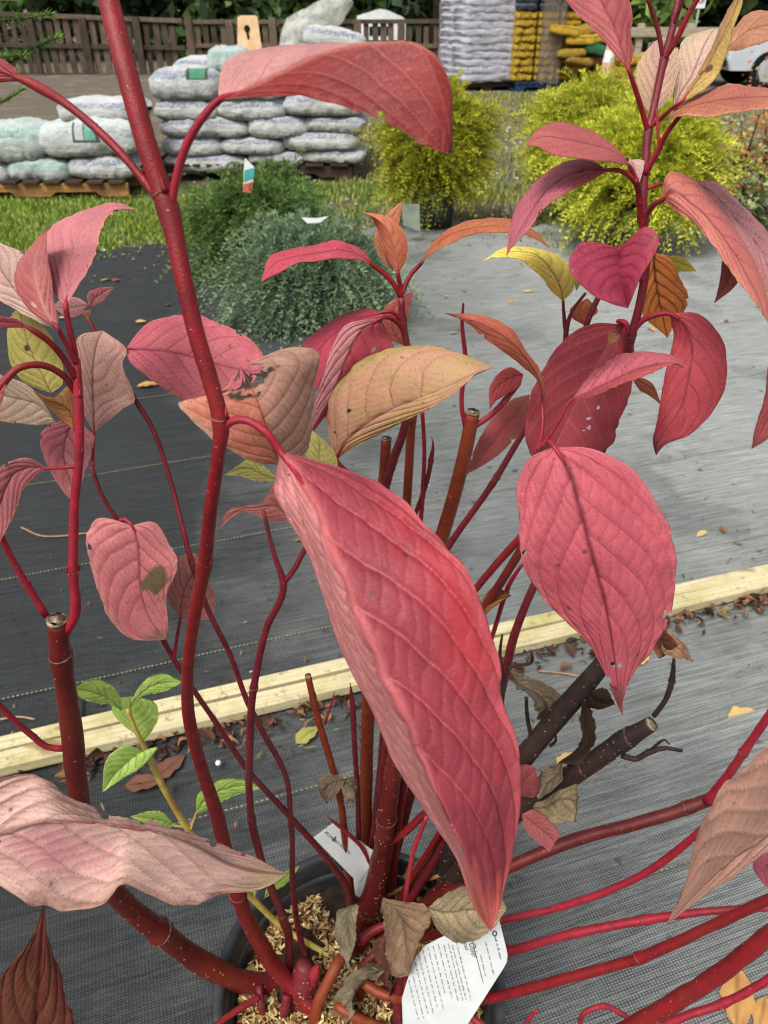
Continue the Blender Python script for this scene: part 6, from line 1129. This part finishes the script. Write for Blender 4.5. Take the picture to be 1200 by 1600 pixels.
def heap(n, a0, a1, cc0, sp, smin, smax, z0, seed, pal):
    r_ = np.random.default_rng(seed); V_, F_, C_ = [], [], []; off = 0
    shp = [small_leaf(90 + i, pal[i % len(pal)], (.5, .4, .6, .45)[i % 4], (.6, .9, .4, 1.2)[i % 4]) for i in range(8)]; dat = []
    for me in shp:
        co = np.empty(len(me.vertices) * 3, np.float32); me.vertices.foreach_get('co', co); ix = np.empty(len(me.loops), np.int32); me.loops.foreach_get('vertex_index', ix); cl = np.empty(len(me.vertices) * 4, np.float32); me.color_attributes['col'].data.foreach_get('color', cl)
        dat.append((co.reshape(-1, 3), ix.reshape(-1, 4), cl.reshape(-1, 4)[:, :3])); bpy.data.meshes.remove(me)
    for i in range(n):
        co, ix, cl = dat[r_.integers(0, 8)]; a_ = r_.uniform(a0, a1); c_ = cc0 - abs(r_.normal(0, sp)); s_ = r_.uniform(smin, smax) * r_.uniform(.5, 1)
        if wav(np.array(a_ * 1.0), np.array(0.), 5.0, 8) + r_.uniform(-.6, .9) < -.1: continue
        M = np.array(Matrix.Rotation(r_.uniform(0, 6.28), 3, 'Z') @ Matrix.Rotation(r_.normal(0, .3), 3, 'X') @ Matrix.Rotation(r_.normal(0, .3), 3, 'Y'))
        V_.append(co @ M.T * s_ * np.array((1, r_.uniform(.6, 1.1), 1)) + np.array(seam(a_, c_, z0 + r_.uniform(0, .012)))); F_.append(ix + off); C_.append(cl * r_.uniform(.55, 1.2)); off += len(co)
    return np.concatenate(V_), np.concatenate(F_), np.clip(np.concatenate(C_), 0, 1)
DL = [((92, 64, 50), (60, 42, 34)), ((126, 88, 68), (84, 56, 44)), ((66, 48, 40), (44, 34, 28)), ((150, 112, 80), (110, 74, 54)), ((112, 78, 62), (70, 48, 40)), ((56, 44, 38), (40, 32, 28)), ((138, 124, 84), (96, 80, 54)), ((84, 58, 48), (60, 42, 36))]
v, f, c = heap(520, -1.3, 2.2, cb - .052, .028, .022, .055, .008, 31, DL)
tag(obj('leaf_litter', arr_mesh('leaf_litter', v, f, c), MATS['dead_leaf']), 'brown curled leaf litter along the near timber batten', 'leaf litter', kind='stuff')
parts = [litter(420, -1.3, 2.2, cb - .05, .035, .022, .008, BR, 30), litter(130, -1.2, .4, cb - .06, .10, .03, .006, BR, 32), litter(220, -1.3, 2.0, cb + .10, .12, .022, .005, BR, 33, .004), litter(160, -1.3, 1.8, cb + .75, .5, .014, .005, BR + [(190, 186, 170)], 35, .004), litter(1100, -3.5, 4.5, c_far + .5, .45, .03, .012, BR + [(150, 130, 90), (110, 116, 60), (96, 104, 52), (170, 150, 110)], 36, .003)]
off = 0; vs_, fs_, cs_ = [], [], []
for v, f, c in parts: vs_.append(v); fs_.append(f + off); cs_.append(c); off += len(v)
tag(obj('debris', arr_mesh('debris', np.concatenate(vs_), np.concatenate(fs_), np.concatenate(cs_), False), MATS['chips']), 'fine dry debris sprinkled over the fabric', 'debris', kind='stuff')
# thin twigs lying about
for i, (pp, lb, mm) in enumerate((([(33, 824), (70, 838), (102, 837), (140, 832)], 'pale curved twig on the dark fabric at the left', 'stem_tan'), ([(256, 1096), (272, 1118), (284, 1128)], 'short brown twig above the battens by the stem', 'stem_tan'), ([(130, 1090), (128, 1140), (133, 1165)], 'dark knobbly twig behind the sawn stub', 'stem_dead'), ([(0, 1124), (30, 1120), (55, 1124)], 'brown twig at the left edge above the battens', 'stem_tan'), ([(840, 1048), (880, 1052), (930, 1062)], 'grey twig behind the withered stems', 'stem_tan'), ([(6, 1178), (14, 1160), (20, 1143)], 'tan splinter leaning on the battens at the left', 'stem_tan'))):
    C = spline(np.array([(*G(x, y, .009), .0022) for x, y in pp]), 14); mb = MB(); mb.tube(C[:, :3], C[:, 3], 6); tag(mb.build('twig', MATS[mm]), lb, 'twig', 'twigs on the fabric')
mb = MB(); p = G(341, 1192, .022)
for k in range(1): mb.lathe([(0, -.006), (.0045, -.004), (.006, 0), (.0045, .004), (0, .006)], 12, p)
simple('perlite', S(230, 228, 222), S(206, 204, 198), 100, .8, .2, .1); tag(mb.build('pebble', MATS['perlite']), 'tiny white pebble below the battens', 'pebble')
# ================================================================== LABELS
simple('card', S(226, 230, 228), S(214, 218, 216), 30, .45, .4, .03, .001); simple('ink', S(48, 50, 52), S(64, 66, 68), 60, .7, .2, 0); simple('teal_print', S(60, 150, 142), S(80, 170, 160), 20, .5, .3, 0); simple('red_print', S(186, 92, 70), S(206, 110, 84), 20, .5, .3, 0)
def card(name, label, outer, thick=.0006, cat='plant tag', m='card'):
    f0 = [np.array(p) for p in outer]; nn_ = np.cross(f0[1] - f0[0], f0[2] - f0[0]); nn_ /= np.linalg.norm(nn_)
    if nn_.dot(np.array((0, 0, H)) - f0[0]) < 0: nn_ = -nn_
    n = len(f0); mb = MB(); mb.add(f0 + [p - nn_ * thick for p in f0], [tuple(range(n)), tuple(reversed(range(n, 2 * n)))] + [(i, i + n, (i + 1) % n + n, (i + 1) % n) for i in range(n)])
    return (tag(mb.build(name, MATS[m], None, False), label, cat) if label else mb), nn_
def text_on(s, parent, o_, xdir, nrm, size, m='ink', name='lettering'):
    cu = bpy.data.curves.new(name, 'FONT'); cu.body = s; cu.size = size; cu.resolution_u = 2; t_ = bpy.data.objects.new(name, cu); COL.objects.link(t_); bpy.context.view_layer.update()
    me = bpy.data.meshes.new_from_object(t_.evaluated_get(bpy.context.evaluated_depsgraph_get())); bpy.data.objects.remove(t_)
    x = xdir / np.linalg.norm(xdir); y = np.cross(nrm, x); M = Matrix(((x[0], y[0], nrm[0], o_[0]), (x[1], y[1], nrm[1], o_[1]), (x[2], y[2], nrm[2], o_[2]), (0, 0, 0, 1))); me.transform(M); return obj(name, me, MATS[m], parent)
def plane_pt(p0, nrm):
    def f_(x, y, lift=.0004):
        r_ = ray(x, y); o_ = np.array((0, 0, H)); t_ = (p0 - o_).dot(nrm) / r_.dot(nrm); return o_ + r_ * t_ + nrm * lift
    return f_
# tag inside the pot
tA = [V(490, 1309, .555), V(521, 1286, .55), V(588, 1333, .545)]; nn_ = np.cross(tA[1] - tA[0], tA[2] - tA[0]); nn_ /= np.linalg.norm(nn_); nn_ = nn_ if nn_.dot(np.array((0, 0, H)) - tA[0]) > 0 else -nn_
fp = plane_pt(tA[0], nn_); T1, nv1 = card('plant_tag', 'folded white plant tag inside the pot against the rim', [fp(490, 1309, 0), fp(521, 1286, 0), fp(588, 1333, 0), fp(580, 1352, 0), fp(560, 1380, 0)])
mb, _ = card('fold', None, [fp(548, 1345, -.002), fp(584, 1348, -.001), V(582, 1378, .55), V(566, 1408, .555), V(555, 1398, .56)]); mb.build('folded_flap', MATS['card'], T1, False)
text_on('RONA', T1, fp(506, 1300), fp(522, 1316) - fp(506, 1300), nv1, .0078); text_on('GARDEN', T1, fp(523, 1314), fp(540, 1330) - fp(523, 1314), nv1, .0072)
mb = MB(); a, b_ = fp(520, 1314), fp(525, 1306); mb.tube([a, (a + b_) / 2 + nv1 * .0005, b_], [.0004, .0012, .0003], 6); mb.build('emblem', MATS['ink'], T1)
# printed tag hanging in front
q0, q1, q2 = V(780, 1432, .40), V(793, 1500, .392), V(640, 1560, .405); nn_ = np.cross(q1 - q0, q2 - q0); nn_ /= np.linalg.norm(nn_); nn_ = nn_ if nn_.dot(np.array((0, 0, H)) - q0) > 0 else -nn_
fp = plane_pt(q0, nn_); T2, nv2 = card('plant_tag', 'large white printed care tag hanging at the front of the pot', [fp(x, y, 0) for x, y in ((646, 1500), (664, 1478), (700, 1460), (772, 1434), (779, 1434), (790, 1478), (793, 1492), (792, 1503), (786, 1514), (722, 1614), (630, 1620), (628, 1560))])
xd = fp(742, 1500) - fp(732, 1460)
text_on("Red Osier", T2, fp(727, 1452), xd, nv2, .0105, name='title'); text_on('Dogwood', T2, fp(720, 1457), xd, nv2, .0066, name='title')
rr = random.Random(3)
def line(x0, y0, L, h, wt):          # one row of print too small to read
    d = np.array((.245, .97)); mb = MB(); s = 0
    up = (fp(x0 + 8, y0 - 2) - fp(x0, y0)); up /= np.linalg.norm(up)
    while s < L:
        w_ = rr.uniform(4, 13); a = fp(x0 + d[0] * s, y0 + d[1] * s); b_ = fp(x0 + d[0] * min(s + w_, L), y0 + d[1] * min(s + w_, L)); k = 6
        for i in range(max(2, int(w_ / 1.5))):
            n_ = max(2, int(w_ / 1.5)); p = a + (b_ - a) * (i + .15) / n_; q = a + (b_ - a) * (i + .72) / n_; hh = h * rr.choice((.6, .6, .65, 1.0)); mb.add([p, q, q + up * hh, p + up * hh], [(0, 1, 2, 3)])
        s += w_ + 2.6
    o = mb.build('print_line', MATS['ink'], T2, False); return o
for (x, y, L, h) in ((758, 1472, 52, .0016), (750, 1492, 34, .0016), (772, 1462, 38, .0024), (712, 1470, 96, .0016), (706, 1476, 88, .0016), (700, 1474, 92, .0016), (693, 1476, 90, .0016), (684, 1474, 88, .0016), (676, 1478, 78, .0016), (668, 1480, 100, .0016), (660, 1484, 92, .0016), (653, 1490, 96, .0016), (646, 1496, 90, .0016), (640, 1506, 88, .0016), (634, 1516, 80, .0016)): line(x, y, L, h, 1)
mb = MB(); a, b_ = fp(737, 1465), fp(755, 1535); mb.tube([a, b_], [.0003, .0003], 4); mb.build('rule', MATS['ink'], T2)
mb = MB(); a = fp(773, 1458); mb.tube([a + (fp(773 + 3 * math.cos(k), 1458 + 4 * math.sin(k)) - a) for k in np.linspace(0, 6.28, 13)], [.0006] * 13, 5); mb.build('emblem', MATS['ink'], T2)
# tags in the conifers behind
simple('grey_card', S(150, 158, 140), S(120, 128, 112), 8, .5, .3, 0)
def conetag(label, pts, Yt, bands, m='card'):
    o, nv_ = card('plant_tag', label, [V(x, y, Yt) for x, y in pts], .002, m=m)
    for b4, m in bands: mb = MB(); mb.add([V(x, y, Yt - .003) for x, y in b4], [(0, 1, 2, 3)]); mb.build('print_band', MATS[m], o, False)
conetag('upright white, teal and red tag in the rear juniper', [(380, 300), (393, 302), (398, 262), (383, 247), (381, 262)], 4.18, (([(381, 284), (396, 278), (398, 262), (382, 266)], 'teal_print'), ([(380, 299), (393, 301), (395, 284), (381, 287)], 'red_print')))
conetag('white tag lying on the front juniper', [(471, 340), (480, 349), (500, 348), (513, 338), (495, 341)], 3.4, ())
conetag('pale grey tag at the foot of the left cypress', [(628, 320), (655, 318), (657, 362), (630, 352)], 5.2, (), 'grey_card')
for o in bpy.data.objects:
    if '_w' in o: del o['_w']
